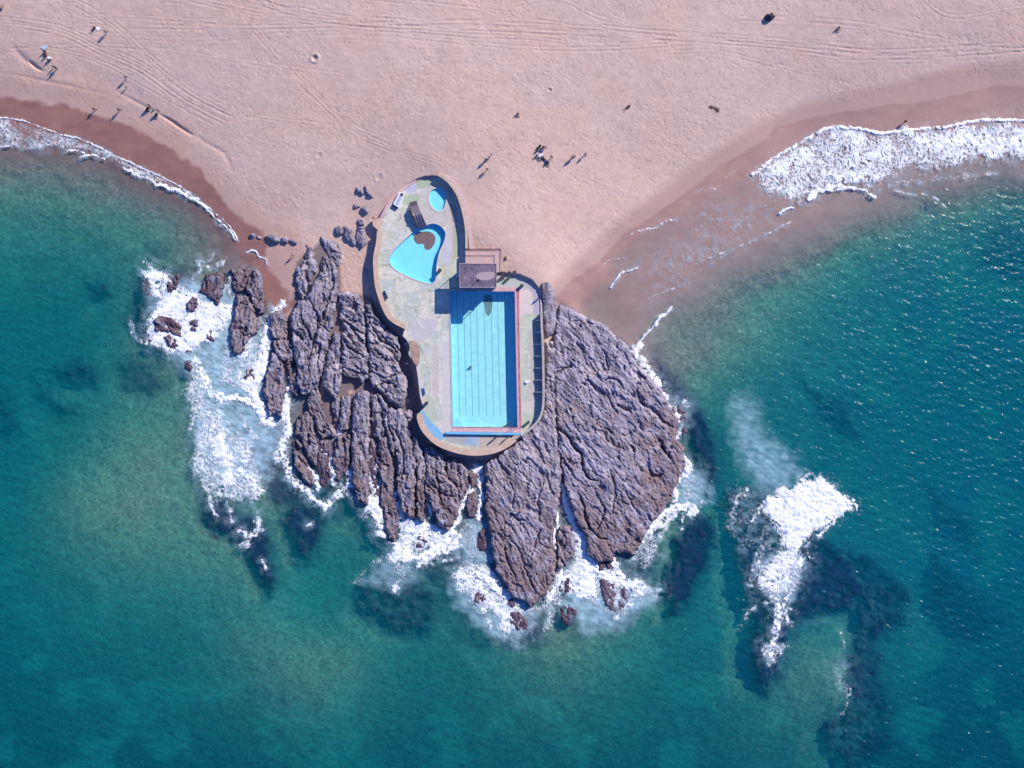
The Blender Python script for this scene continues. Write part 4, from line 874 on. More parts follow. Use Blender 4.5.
# left and lower parapets with their tall outer faces
def wall(name, label, line, w_in, top, base, mat, capmat, cap_w, group=None, side=1):
    c = line[len(line)//2]
    root = empty(name, W(c[0], c[1], base), label, 'wall', group)
    MB().prism(to_w(ribbon(line, 0, side*w_in), ZD), base, top-.12).build('wall_body', mat, root)
    MB().prism(to_w(ribbon(line, -.3*side, side*(w_in+cap_w)), ZD), top-.118, top).build('coping', capmat, root)
    return root
wall('parapet_wall', 'tan curved sea wall along the left side of the terrace', outline((377.6,231), (404,328.6)), 3.4, ZD+.5, -.6, brown_m, tan_m, 1.2, 'terrace walls', -1)
wall('parapet_wall', 'tan rounded wall around the lower end of the big pool', outline((417.8,413.5), (522,436)), 4.2, ZD+.5, -1.2, brown_m, tan_m, 1.4, 'terrace walls', -1)
wall('parapet_wall', 'plain low wall between the notch and the blue painted corner', outline((416.6,366.6), (423.5,407)), 2.0, ZD+.25, -.8, brown_m, pale_m, .5, 'terrace walls', -1)
wall('parapet_wall', 'pinkish low wall at the upper left of the terrace next to the white counter', [(431,175.8)]+outline((424,176.5), (380.5,217)), 1.5, ZD+.15, 1.2, brown_m, pink_m, .8, 'terrace walls', -1)
rw = wall('retaining_wall', 'high curved wall holding back the beach on the upper right', TERRACE[TERRACE.index((466,249.5)):], 2.0, ZD+1.62, -.5, grey_m, tan_m, .2, 'terrace walls', 1)
line = outline((522,436), (542,313))
rw2 = wall('parapet_wall', 'straight beige wall on the right side of the terrace with a row of bays', line, 1.6, ZD+1.55, -1.0, grey_m, grey_m, .4, 'terrace walls', -1)
# low dividers of the bays against the right wall
for i, yy in enumerate((320.5,332.4,344.3,356.2,368,380,392)):
    a = W(534.8, yy, ZD); b = W(542.4, yy, ZD); mb = MB(); q_ = []
    for dy in (-.11, .11): q_.append([mb.bm.verts.new(p) for p in ((a[0], a[1]+dy, ZD-.05), (b[0], a[1]+dy, ZD-.05), (b[0], a[1]+dy, ZD+1.53), (a[0], a[1]+dy, ZD+.34))])
    mb.bm.faces.new(q_[0]); mb.bm.faces.new(q_[1][::-1])
    for k_ in range(4): mb.bm.faces.new([q_[0][k_], q_[1][k_], q_[1][(k_+1) % 4], q_[0][(k_+1) % 4]])
    mb.build('bay_divider', pale_m, rw2)
wall('parapet_wall', 'low kerb wall around the upper right corner of the paving', [(542,312.6),(541,296),(538,287),(532,280),(520,274.4),(501,272)], 1.0, ZD+.25, .5, grey_m, pale_m, .2, 'terrace walls', -1)
# sandy walkway behind the high wall
MB().prism(to_w(ribbon([(468.5,249),(467,229.5),(463,209),(457,193.5),(448,182),(438,176.5)], .6, 4.2), ZD+1.56), ZD, ZD+1.56).build('walkway', simple('sandy_concrete', (.57,.41,.37), .95, .12, 1.5), None)
bpy.data.objects['walkway']['kind'] = 'structure'
# notch: eroded ramp
MB().prism(to_w(smooth_ring([(409,341),(416,342),(420,350),(419,362),(417,366),(412,359),(410.5,350)], 3), ZD), -.5, ZD+.09).build('eroded_ramp', brown_m, None)
tag(bpy.data.objects['eroded_ramp'], 'brown eroded slab in the notch of the left terrace edge', 'ramp')
MB().prism(to_w([(372,219),(376,220),(381,217),(384,222),(379,231),(373,226)], ZD), .5, ZD+.12).build('landing', tan_m, None)
tag(bpy.data.objects['landing'], 'tan landing at the entrance on the upper left corner of the terrace', 'landing')
# stair to the sand, in the shade
st = empty('entrance_steps', W(381,219,2), 'short concrete steps between the beach and the tan landing', 'steps')
for i in range(4):
    a = W(381.5-.9*i+3, 215+.9*i, ZD-.3*i)
    MB().box((a[0], a[1], ZD-.3*i-1+.1), (1.0, .35, 2.0), rz=RAD(45)).build('step', grey_m, st)

# ---- pools
def pool(name, label, ring, depth, floor_m, wall_m, coping_m, cw, floor_taper=0):
    c = np.mean(np.asarray(ring), 0)
    root = empty(name, W(c[0], c[1], ZD-depth), label, 'pool')
    inner = to_w(ring, ZD); out = to_w(offset_ring(ring, -cw), ZD)
    MB().prism(inner, ZD-depth-.2, ZD-depth).build('pool_floor', floor_m, root)
    MB().prism(to_w(offset_ring(ring, -.9), ZD), ZD-depth-.2, ZD-.05, [inner]).build('pool_wall', wall_m, root)
    if coping_m: MB().prism(out, ZD-.049, ZD+.06, [inner]).build('coping', coping_m, root)
    mb = MB(); mb.prism(to_w(offset_ring(ring, .02), ZD), ZD-1, ZD-.2)
    bmesh.ops.delete(mb.bm, geom=[v for v in mb.bm.verts if v.co.z < ZD-.5], context='VERTS')
    mb.build('water', water_m, root)
    return root
big = pool('swimming_pool', 'large rectangular swimming pool with thin dark lane lines', POOL, 2.0, poolfloor_m, poolwall_m, None, 0)
kid = pool('paddling_pool', 'small oval paddling pool near the top of the terrace', KID_S, .34, kidpool_m, poolwall_m, pale_m, 1.6)
free = pool('paddling_pool', 'fan-shaped paddling pool with a brown silt patch below the slide', FREE_S, .95, kidpool_m, poolwall_m, pale_m, 1.0)
zf = ZD-2.0
def pf(u, v):   # point in the big pool by fractions
    P = np.asarray(POOL); a = P[0]*(1-u)+P[1]*u; b = P[3]*(1-u)+P[2]*u; p = a*(1-v)+b*v
    return p
for u in (.105, .205, .305, .405, .52, .63, .735, .84):
    a, b = pf(u, .0), pf(u, .915); w = .28
    js = [random.uniform(-.16, .16) for _ in range(13)]; ln = [(a[0]+(b[0]-a[0])*k_/12+js[k_], a[1]+(b[1]-a[1])*k_/12) for k_ in range(13)]
    MB().prism(to_w([(q_[0]-w, q_[1]) for q_ in ln]+[(q_[0]+w, q_[1]) for q_ in ln[::-1]], ZD), zf, zf+.012).build('lane_line', line_m, big)
# copings of the big pool
MB().prism(to_w([(516.6,287.5),(519.2,287.5),(519.4,330),(521.4,428.2),(519.5,428.2)], ZD), ZD-.02, ZD+.10).build('side_coping', red_m, big)
MB().prism(to_w([(514.6,287.5),(516.5,287.5),(519.4,428.2),(517.6,428.2)], ZD), ZD-.02, ZD+.08).build('side_coping', pink_m, big)
MB().prism(to_w([(487,286.8),(514.4,286.8),(514.4,291.4),(487,291.4)], ZD), ZD-.02, ZD+.09).build('top_coping', pink_m, big)
MB().prism(to_w([(449.6,287.5),(486.8,287.5),(486.8,291.4),(449.6,291.4)], ZD), ZD-.02, ZD+.09).build('top_coping', grey_m, big)
MB().prism(to_w([(452.8,427.6),(521.4,428.4),(521.4,432.6),(450,431.6)], ZD), ZD-.02, ZD+.10).build('end_coping', pink_m, big)
MB().prism(to_w([(453.2,426.6),(517,427.4),(517,428.1),(453.2,427.3)], ZD), ZD-.3, ZD+.02).build('tile_line', red_m, big)
MB().prism(to_w([(448.6,291.5),(449.7,291.5),(452.7,427.4),(451.5,427.4)], ZD), ZD-.02, ZD+.05).build('side_kerb', simple('kerb_grey', (.42,.38,.37), .9, .15, 2), big)
# blue low wall below the pool
bw = empty('blue_wall', W(483,434,ZD), 'long light-blue low wall below the end of the large pool', 'wall')
MB().prism(to_w([(446,431.8),(521,432.8),(521,434.8),(446,433.9)], ZD), ZD, ZD+.62).build('wall_body', simple('blue_wall_paint', (.16,.46,.72), .6, .1, 2), bw)
# silt and grey patches on the floors
def blob(cx, cy, rx, ry, seed, n=26):
    return [(cx+rx*math.cos(t)*(.8+.4*math.sin(3*t+seed)*.6+.1*math.sin(7*t+seed*2)), cy+ry*math.sin(t)*(.85+.25*math.cos(2*t+seed))) for t in [2*math.pi*i/n for i in range(n)]]
SILT = smooth_ring([(414,236),(418,232.5),(424,231.5),(430,231.8),(434.5,235.5),(435.3,240),(434,244.5),(430.5,249),(427,249.8),(424.5,248),(423.5,244),(418,244),(414.5,241)], 3)
MB().prism(to_w(SILT, ZD-.9), ZD-.95, ZD-.93).build('floor_patch', silt_m, free)
MB().prism(to_w(smooth_ring([(484,297),(487,295),(491,296),(492.5,303),(491.5,311),(488.8,316),(486,313),(484.8,306)], 3), zf), zf+.013, zf+.03).build('floor_patch', greypatch_m, big)  # darker grey patch on the floor of the big pool
MB().prism(to_w(smooth_ring([(453.5,424),(453.5,420),(457,419),(460,422),(461,426.5),(455,426.8)], 3), zf), zf+.013, zf+.025).build('floor_patch', simple('pale_silt', (.30,.62,.66), .9, .15, 2), big)
# pool ladder
ld = empty('pool_ladder', W(513,426,ZD), 'dark metal ladder in the lower right corner of the large pool', 'ladder')
for dx in (-.28, .28):
    c = W(512.7, 427.6, ZD)
    MB().cyl((c[0]+dx, c[1]-.35, ZD+.1), (c[0]+dx, c[1]-.35, ZD+.85), .04).cyl((c[0]+dx, c[1]-.35, ZD+.85), (c[0]+dx, c[1]+.25, ZD+.75), .04).cyl((c[0]+dx, c[1]+.25, ZD+.75), (c[0]+dx, c[1]+.25, ZD-1.2), .04).build('rail', dark_m, ld)
for i in range(4): MB().box((c[0], c[1]+.25, ZD-.2-.3*i), (.56, .12, .04)).build('rung', dark_m, ld)

# ---- slide
sl = empty('water_slide', W(416,214,ZD), 'brown water slide with three lanes running into the fan-shaped pool', 'slide')
slide_m = simple('slide_brown', (.20, .145, .165), .6, .12, 3); lane_m = simple('slide_lane', (.48, .40, .43), .5, .1, 3); rail_m = simple('slide_rail', (.10, .065, .075), .6, .1, 3)
zt = ZD+1.55
MB().prism(to_w([(410.5,206.8),(418.0,204.7),(420.8,213.4),(414,216)], zt), zt-.1, zt).build('platform', slide_m, sl)
for p in ((411.3,207.6),(417.4,205.8),(419.8,212.8),(414.4,215)):
    a = W(p[0], p[1], zt); MB().cyl((a[0], a[1], ZD-.02), (a[0], a[1], zt-.09), .07).build('post', rail_m, sl)
TL, TR, BR, BL = (413.9,216.1),(420.9,213.5),(426.6,226.4),(419.9,229.2)
def slp(u, v):
    P = (np.array(TL)*(1-u)+np.array(TR)*u)*(1-v)+(np.array(BL)*(1-u)+np.array(BR)*u)*v
    z = zt-(1.45*(v**1.15)); return W(P[0], P[1], z)
for i in range(3):
    bm = bmesh.new(); rows = []
    for j in range(9):
        v = j/8; a, b = slp(i/3+.05, v), slp((i+1)/3-.05, v)
        rows.append([bm.verts.new(p) for p in ((a[0],a[1],a[2]-.08), a, b, (b[0],b[1],b[2]-.08))])
    for j in range(8):
        for k_ in range(3): bm.faces.new([rows[j][k_], rows[j][k_+1], rows[j+1][k_+1], rows[j+1][k_]])
        bm.faces.new([rows[j][3], rows[j][0], rows[j+1][0], rows[j+1][3]])
    mb = MB(); mb.bm.free(); mb.bm = bm; mb.build('lane', lane_m, sl)
for i in range(4):
    mb = MB()
    for j in range(8):
        a, b = slp(i/3, j/8), slp(i/3, (j+1)/8); mb.cyl((a[0],a[1],a[2]+.1), (b[0],b[1],b[2]+.1), .085, n=8)
    mb.build('side_rail', rail_m, sl)
for j, v in enumerate((.35, .7)):
    for u in (.1, .9):
        a = slp(u, v)
        MB().cyl((a[0], a[1], ZD-.95 if v > .5 else ZD-.02), (a[0], a[1], a[2]-.08), .06).build('post', rail_m, sl)
mb = MB()     # steps up the back
for i in range(5):
    a = W(414.4-.25*i, 205.2-.8*i, ZD+1.3-.26*i); mb.box(a, (1.3, .26, .06), rz=RAD(15))
mb.build('ladder_steps', rail_m, sl)
MB().prism(to_w([(410,209),(413.6,216.6),(418.5,227.4),(414.8,221),(411,216)], ZD), ZD, ZD+1.2).build('side_panel', rail_m, sl)

# ---- white counter with a round basin
ct = empty('wash_counter', W(399,199.5,ZD), 'long white concrete counter with a round dark basin by the upper left wall', 'counter')
MB().prism(to_w([(399.7,191.5),(404.8,193.4),(398.3,207.4),(393.2,204)], ZD+.8), ZD, ZD+.8).build('counter_body', white_m, ct)
MB().prism(to_w([(400.4,194.0),(403.2,195.1),(398,205.6),(395,203.6)], ZD+.8), ZD+.801, ZD+.83).build('counter_top', simple('lavender_top', (.40,.42,.56), .7, .15, 2), ct)
a = W(401.8,194.6,ZD+.85); MB().cyl((a[0],a[1],ZD+.8), (a[0],a[1],ZD+.86), .32, n=20).build('basin', dark_m, ct)
MB().prism(to_w([(393,204.4),(397.6,207.6),(396.9,208.6),(392.5,205.6)], ZD), ZD, ZD+.3).build('step', dark_m, ct)  # dark slab standing in for the counter's small cast shadow

# ---- the pool building
ZR = ZD+5.0
bld = empty('pool_building', W(478,276,ZD), 'pool building with a mottled dark flat roof at the top of the large pool', 'building')
RF = [(459.4,263.2),(496.6,263.6),(496.6,287.6),(459.4,287.6)]
bwall_m = simple('building_wall', (.42, .36, .36), .85, .15, 1)
m, nt, N, L = new_mat('mottled_roof')
o_ = N.new('ShaderNodeOutputMaterial'); p_ = N.new('ShaderNodeBsdfPrincipled'); p_.inputs['Roughness'].default_value = .9
tc = N.new('ShaderNodeTexCoord'); nz = N.new('ShaderNodeTexNoise'); nz.inputs['Scale'].default_value = 1.5; nz.inputs['Detail'].default_value = 9; nz.inputs['Roughness'].default_value = .75
n3_ = N.new('ShaderNodeTexNoise'); n3_.inputs['Scale'].default_value = .35; n3_.inputs['Detail'].default_value = 3
rp = N.new('ShaderNodeValToRGB'); rp.color_ramp.elements[0].position = .38; rp.color_ramp.elements[0].color = (.085,.06,.10,1); rp.color_ramp.elements[1].position = .66; rp.color_ramp.elements[1].color = (.26,.19,.24,1)
mxr = N.new('ShaderNodeMath'); mxr.operation = 'MULTIPLY_ADD'; mxr.inputs[1].default_value = .45
L.new(tc.outputs['Object'], nz.inputs['Vector']); L.new(tc.outputs['Object'], n3_.inputs['Vector']); L.new(n3_.outputs['Fac'], mxr.inputs[0])
sb = N.new('ShaderNodeMath'); sb.operation = 'SUBTRACT'; sb.inputs[1].default_value = .22; L.new(nz.outputs['Fac'], sb.inputs[0]); L.new(sb.outputs[0], mxr.inputs[2]); L.new(mxr.outputs[0], rp.inputs[0])
L.new(rp.outputs[0], p_.inputs['Base Color']); L.new(p_.outputs[0], o_.inputs[0]); roof_m = m
roof = MB().prism(to_w(RF, ZR), ZR-.25, ZR).build('roof', roof_m, bld)
rim = to_w(RF, ZR); inn = to_w(offset_ring(RF, .8), ZR)
MB().prism(rim, ZR+.002, ZR+.10, [inn]).build('roof_edge', simple('roof_rim', (.34,.30,.34), .8, .1, 2), roof)
MB().prism(to_w(smooth_ring([(477,274),(485,272),(494,272.5),(494,277),(488,280),(478,279.5)], 3), ZR), ZR+.003, ZR+.02).build('roof_patch', simple('sand_drift', (.40,.30,.31), .95, .2, 3), roof)
def corner(p, z): return W(p[0], p[1], ZR)[:2]
x0, y1 = corner((460.2,264), ZR); x1, y0 = corner((495.8,286.8), ZR)
MB().box(((x0+x1)/2, (y0+y1)/2, ZD+1.15), (x1-x0-.3, y1-y0-.3, 2.3)).build('ground_floor', bwall_m, bld)
MB().box(((x0+x1)/2, (y0+y1)/2, ZD+2.36), (x1-x0, y1-y0, .12)).build('balcony_floor', grey_m, bld)
MB().box(((x0+x1)/2+1.9, (y0+y1)/2, ZD+3.56), (2.6, y1-y0-1.4, 2.28)).build('lookout_room', bwall_m, bld)
for fx in (0, .5, 1):
    for fy in (0, 1):
        cx = x0+.12+(x1-x0-.24)*fx; cy = y0+.12+(y1-y0-.24)*fy
        MB().cyl((cx, cy, ZD+2.42), (cx, cy, ZR-.24), .07).build('post', dark_m, bld)
for i in range(3):
    fx = x0+1.2+i*2.2
    MB().box((fx, y0+.14, ZD+1.1), (.9, .06, 1.9)).build('door', simple('door_paint', (.16,.2,.3), .5, .05, 2), bld)
for z_ in (.5, .95):
    MB().cyl((x0+.1, y0+.1, ZD+2.42+z_), (x1-.1, y0+.1, ZD+2.42+z_), .03).cyl((x0+.1, y1-.1, ZD+2.42+z_), (x1-.1, y1-.1, ZD+2.42+z_), .03).cyl((x0+.1, y0+.1, ZD+2.42+z_), (x0+.1, y1-.1, ZD+2.42+z_), .03).build('railing', dark_m, bld)
a = W(478.5,280,ZR); MB().cyl((a[0],a[1],ZR), (a[0],a[1],ZR+1.5), .06).box((a[0],a[1],ZR+.1), (.4,.4,.2)).build('mast', dark_m, roof)
# walled yard above the building
yd = empty('walled_yard', W(483,256,ZD), 'sand-filled yard with double low walls above the dark roof', 'yard')
zy = ZD+1.75; ywm = simple('yard_wall', (.38,.27,.28), .9, .2, 2); yfm = simple('yard_sand', (.54,.36,.32), .95, .12, 1.5)
MB().prism(to_w([(465.6,250),(500.4,250),(500.4,272),(494,272),(494,267),(465.6,267)], zy), -.3, zy-.09).build('floor', yfm, yd)
def ybar(p, q, w=.14, h=.10):
    a, b = W(*p, zy), W(*q, zy); d = Vector(b)-Vector(a); c = (Vector(a)+Vector(b))/2
    MB().box((c.x, c.y, zy-.17+h/2), (d.length+w, w, h+.2), rz=math.atan2(d.y, d.x)).build('wall_rail', ywm, yd)
for p, q in (((465.6,250.2),(500.4,250.2)),((465.6,255.4),(494.4,255.4)),((500.4,250.2),(500.4,272)),((494.6,255.4),(494.6,266)),((465.6,250.2),(465.6,262)),((500.4,272),(497,272))): ybar(p, q)
mb = MB()
for i in range(13):
    a = W(466.5+i*2.5, 254.8, zy); b = W(468.2+i*2.5, 250.9, zy); d = Vector(b)-Vector(a); c = (Vector(a)+Vector(b))/2
    mb.box((c.x, c.y, zy-.17), (d.length, .1, .14), rz=math.atan2(d.y, d.x))
for i in range(6):
    a = W(495.2, 257+i*2.4, zy); b = W(499.8, 258.6+i*2.4, zy); d = Vector(b)-Vector(a); c = (Vector(a)+Vector(b))/2
    mb.box((c.x, c.y, zy-.17), (d.length, .1, .14), rz=math.atan2(d.y, d.x))
mb.build('lattice', ywm, yd)

# ---- small furniture on the terrace
def bench(px_, py_, rz, mat, label, L_=1.6):
    a = W(px_, py_, ZD)
    r = empty('bench', (a[0], a[1], ZD), label, 'bench', 'benches on the terrace', rz)
    for nm, c, d in (('seat', (0, 0, .44), (L_, .5, .08)), ('backrest', (0, .26, .7), (L_, .07, .45)), ('leg', (-L_*.4, 0, .2), (.1, .45, .4)), ('leg', (L_*.4, 0, .2), (.1, .45, .4))):
        MB().box(c, d, bev=.015).build(nm, mat, r, loc=(0, 0, 0))
    return r
gb = simple('bench_green', (.05,.09,.09), .6, .1, 3); tb = simple('bench_teal', (.20,.28,.30), .6, .1, 3); wb = simple('bench_pale', (.55,.58,.64), .6, .1, 3)
bench(385.6,295,RAD(-68),tb,'grey-teal bench by the left sea wall below the fan-shaped pool',1.7)
bench(424,390.7,RAD(-80),wb,'pale bench by the low wall left of the large pool',1.4)
bench(526.9,423.5,RAD(40),gb,'dark green bench in the lower right corner of the terrace',1.3)
bench(507.5,279.6,RAD(42),gb,'dark bench on the greenish paving right of the building',1.5)
def drum(px_, py_, col, label, h=.9):
    a = W(px_, py_, ZD); r = empty('litter_bin', (a[0], a[1], ZD), label, 'bin', 'bins on the terrace')
    mm = simple('bin_paint', col, .6, .15, 5)
    MB().cyl((0,0,0), (0,0,h), .3, .33, 18).build('body', mm, r, loc=(0,0,0), smooth=False)
    mb = MB(); mb.cyl((0,0,h), (0,0,h+.05), .36, .34, 18); mb.build('rim', dark_m, r, loc=(0,0,0))
    return r
drum(440.2,270.5,(.36,.17,.10),'rusty brown drum bin between the fan-shaped pool and the building')
drum(521.8,286,(.16,.10,.09),'dark brown bin on the paving above the red coping')
drum(502.4,277,(.28,.18,.13),'tan bin at the right wall of the building')
drum(426.9,403,(.09,.04,.06),'dark bin at the gap above the blue painted corner')
drum(514.7,272.6,(.30,.19,.16),'pale brown bin on the kerb at the upper right of the paving')
# white loose block
a = W(527,382,ZD); bl = MB().box((0,0,.2), (.7,.5,.4), rz=.5, bev=.03).build('white_block', white_m); bl.location = a; tag(bl, 'white block lying on the green paving right of the large pool', 'block')
# bathing-water pump stones in the shaded cove
for i, (bx_, by_, r_) in enumerate(((406,343.5,.35),(407,363.5,.3))):
    a = W(bx_, by_, .5); s_ = MB().ball((0,0,0), (r_*2, r_*1.5, r_)).build('pale_stone', white_m); s_.location = (a[0], a[1], .55)
    tag(s_, ('pale stone in the upper round shaded cove of the notch', 'pale stone in the lower shaded cove of the notch')[i], 'stone')

# ------------------------------------------------------------------ people
print('people...')
def lathe_pts(): pass
def body_mesh(name, J, hands=True):
    """J: joint positions (metres) -> one continuous skinned figure; slots 0 skin, 1 top, 2 shorts"""
    vs, es, rs = [], [], []
    def add(p, r, parent=None):
        vs.append(p); rs.append(r)
        if parent is not None: es.append((parent, len(vs)-1))
        return len(vs)-1
    V3 = lambda p: Vector(p)
    pel = add(V3(J['pelvis']), .15); che = add(V3(J['chest']), .155, pel); sh_ = add(V3(J['neck'])-(V3(J['neck'])-V3(J['chest']))*.25, .12, che)
    nk = add(V3(J['neck']), .06, sh_); hd = add(V3(J['head'])-(V3(J['head'])-V3(J['neck']))*.25, .085, nk); ht = add(V3(J['head'])+(V3(J['head'])-V3(J['neck'])).normalized()*.06, .095, hd)
    fwd = V3(J.get('face', (0,-1,0)))
    add(V3(J['head'])+fwd*.115-(V3(J['head'])-V3(J['neck'])).normalized()*.02, .02, hd)      # nose
    for s in ('l', 'r'):
        shd = add(V3(J['sh_'+s]), .07, sh_); el = add(V3(J['el_'+s]), .046, shd); wr = add(V3(J['wr_'+s]), .03, el)
        d = (V3(J['wr_'+s])-V3(J['el_'+s])).normalized(); side = d.cross(Vector((0,0,1)) if abs(d.z) < .9 else Vector((0,1,0))).normalized()
        pa = add(V3(J['wr_'+s])+d*.07, .032, wr)
        for i, o in enumerate((-.03, -.01, .01, .03)):
            f1_ = add(V3(J['wr_'+s])+d*.12+side*o, .010, pa); add(V3(J['wr_'+s])+d*(.155, .175, .17, .15)[i]+side*o*1.2+Vector((0,0,-.012)), .008, f1_)
        th = add(V3(J['wr_'+s])+d*.06+side*.055, .011, pa); add(V3(J['wr_'+s])+d*.10+side*.075, .009, th)
        hp = add(V3(J['hip_'+s]), .10, pel); kn = add(V3(J['kn_'+s]), .064, hp); an = add(V3(J['an_'+s]), .042, kn); add(V3(J['toe_'+s]), .036, an)
    me = bpy.data.meshes.new(name); me.from_pydata([tuple(v) for v in vs], es, [])
    ob = bpy.data.objects.new(name, me); COL.objects.link(ob)
    sk = ob.modifiers.new('s', 'SKIN')
    for i, sv in enumerate(me.skin_vertices[0].data): sv.radius = (rs[i], rs[i]); sv.use_root = i == 0
    sb_ = ob.modifiers.new('d', 'SUBSURF'); sb_.levels = 1; sb_.render_levels = 1
    dg = bpy.context.evaluated_depsgraph_get(); out = bpy.data.meshes.new_from_object(ob.evaluated_get(dg)); out.name = name
    bpy.data.objects.remove(ob)
    for _ in range(3): out.materials.append(None)
    pelv, chest, neck = V3(J['pelvis']), V3(J['chest']), V3(J['neck'])
    axis_ = (neck-pelv); Ln = axis_.length; axis_.normalize()
    for p in out.polygons:
        c = p.center; t = (c-pelv).dot(axis_)/Ln; r = ((c-pelv)-axis_*t*Ln).length
        p.use_smooth = True; p.material_index = 0
        if .18 < t < .97 and r < .27: p.material_index = 1
        dk = min(((c-V3(J['hip_'+s])).cross(V3(J['kn_'+s])-V3(J['hip_'+s])).length/(V3(J['kn_'+s])-V3(J['hip_'+s])).length, s) for s in 'lr')
        s = dk[1]; hk = V3(J['kn_'+s])-V3(J['hip_'+s]); tk = (c-V3(J['hip_'+s])).dot(hk)/hk.length_squared
        if (t <= .18 and r < .24 and t > -.12) or (dk[0] < .14 and -.2 < tk < .62 and t < .2): p.material_index = 2
    return out
STAND = dict(pelvis=(0,0,.95), chest=(0,.01,1.25), neck=(0,.01,1.48), head=(0,-.01,1.62), sh_l=(.19,.01,1.41), sh_r=(-.19,.01,1.41), el_l=(.25,.02,1.13), el_r=(-.25,.02,1.13), wr_l=(.26,-.06,.90), wr_r=(-.26,-.06,.90),
             hip_l=(.10,0,.90), hip_r=(-.10,0,.90), kn_l=(.11,-.02,.49), kn_r=(-.11,-.02,.49), an_l=(.12,.03,.08), an_r=(-.12,.03,.08), toe_l=(.14,-.16,.03), toe_r=(-.14,-.16,.03))
WALK = dict(STAND, kn_l=(.11,-.20,.52), an_l=(.11,-.28,.10), toe_l=(.12,-.46,.07), kn_r=(-.11,.10,.50), an_r=(-.11,.38,.16), toe_r=(-.11,.28,.03), el_l=(.25,.14,1.15), wr_l=(.25,.10,.92), el_r=(-.25,-.10,1.14), wr_r=(-.24,-.27,.96))
SIT = dict(pelvis=(0,0,.15), chest=(0,.02,.45), neck=(0,-.01,.68), head=(0,-.04,.82), sh_l=(.19,0,.61), sh_r=(-.19,0,.61), el_l=(.26,-.14,.40), el_r=(-.26,-.14,.40), wr_l=(.15,-.36,.42), wr_r=(-.15,-.36,.42),
           hip_l=(.10,-.03,.14), hip_r=(-.10,-.03,.14), kn_l=(.16,-.42,.40), kn_r=(-.16,-.42,.40), an_l=(.14,-.66,.08), an_r=(-.14,-.66,.08), toe_l=(.15,-.84,.04), toe_r=(-.15,-.84,.04))
LIE = dict(pelvis=(0,0,.13), chest=(0,.30,.14), neck=(0,.53,.14), head=(0,.68,.15), face=(0,0,1), sh_l=(.19,.46,.13), sh_r=(-.19,.46,.13), el_l=(.30,.22,.08), el_r=(-.30,.22,.08), wr_l=(.29,-.03,.07), wr_r=(-.29,-.03,.07),
           hip_l=(.10,-.05,.12), hip_r=(-.10,-.05,.12), kn_l=(.13,-.46,.14), kn_r=(-.13,-.46,.10), an_l=(.14,-.88,.08), an_r=(-.14,-.88,.08), toe_l=(.17,-.96,.20), toe_r=(-.17,-.96,.20))
SWIM = dict(LIE, face=(0,.6,-.6), el_l=(.30,.75,.08), wr_l=(.20,1.0,.05), toe_l=(.14,-1.04,.05), toe_r=(-.14,-1.04,.05))
BM = {k: body_mesh('person_'+k, J) for k, J in dict(stand=STAND, walk=WALK, sit=SIT, lie=LIE, swim=SWIM).items()}
def hair_mesh(J, long_=False):
    mb = MB(); h = Vector(J['head']); f = Vector(J.get('face', (0,-1,0))).normalized(); up = (h-Vector(J['neck'])).normalized()
    mb.ball(h+up*.075-f*.03, (.21,.22,.20))
    bmesh.ops.recalc_face_normals(mb.bm, faces=mb.bm.faces); me = bpy.data.meshes.new('hair'); mb.bm.to_mesh(me); mb.bm.free()
    for p in me.polygons: p.use_smooth = True
    me.materials.append(None); return me
HM = {k: hair_mesh(J) for k, J in dict(stand=STAND, walk=WALK, sit=SIT, lie=LIE, swim=SWIM).items()}
CLR = {}
def cm(c):
    D = dict(navy=(.015,.018,.05), black=(.012,.012,.016), white=(.75,.75,.76), red=(.42,.012,.05), blue=(.05,.12,.40), grey=(.16,.16,.18), green=(.06,.14,.09), pink=(.60,.25,.25), tan=(.36,.24,.16), brown=(.10,.05,.035), dark=(.05,.03,.025), fair=(.50,.30,.22), yellow=(.6,.45,.08), teal=(.05,.22,.25))
    if c not in CLR: CLR[c] = simple('cloth_'+c, D[c], .8, .1, 8)
    return CLR[c]
def ground_z(x_, y_):
    z, _ = terrain(np.array([float(x_)]), np.array([float(y_)]), detail=True); return float(z[0])
def person(px_, py_, pose, rz, top, bottom, skin, label, group, z=None, sc=1.0, hair='black'):
    if z is None: z = ground_z(px_, py_)-.02
    a = W(px_, py_, z)
    o = bpy.data.objects.new('person', BM[pose]); COL.objects.link(o); o.location = (a[0], a[1], z); o.rotation_euler = (0, 0, RAD(rz)); o.scale = (sc, sc, sc)
    for i, c in enumerate((skin, top, bottom)): o.material_slots[i].link = 'OBJECT'; o.material_slots[i].material = cm(c)
    h = bpy.data.objects.new('hair', HM[pose]); COL.objects.link(h); h.parent = o; h.material_slots[0].link = 'OBJECT'; h.material_slots[0].material = cm(hair)
    return tag(o, label, 'person', group)
LB, MBG, RB, PT = 'people on the left beach', 'people on the beach above the terrace', 'people on the right beach', 'people on the terrace'
person(46.5,56.5,'sit',200,'red','red','brown','person in crimson sitting in the far left group on the sand',LB)
person(45,51.5,'sit',30,'black','navy','brown','person in black sitting right behind the crimson one',LB)
person(48.8,61.2,'sit',120,'navy','black','dark','person in navy at the lower end of the crimson group',LB)
person(54.6,67.5,'walk',60,'grey','navy','brown','smaller grey-clad person walking below the crimson group',LB,sc=.75)
person(57.5,69,'stand',100,'black','black','brown','person in black standing at the lower right of the crimson group',LB)
person(95.5,28,'sit',-60,'black','black','brown','person in black sitting beside a white towel, top left',LB)
person(107,33.2,'walk',130,'grey','navy','brown','lone person in grey walking right of the white towel, top left',LB)
person(127,78.5,'walk',-30,'navy','black','brown','person in navy walking above a child on the left beach',LB)
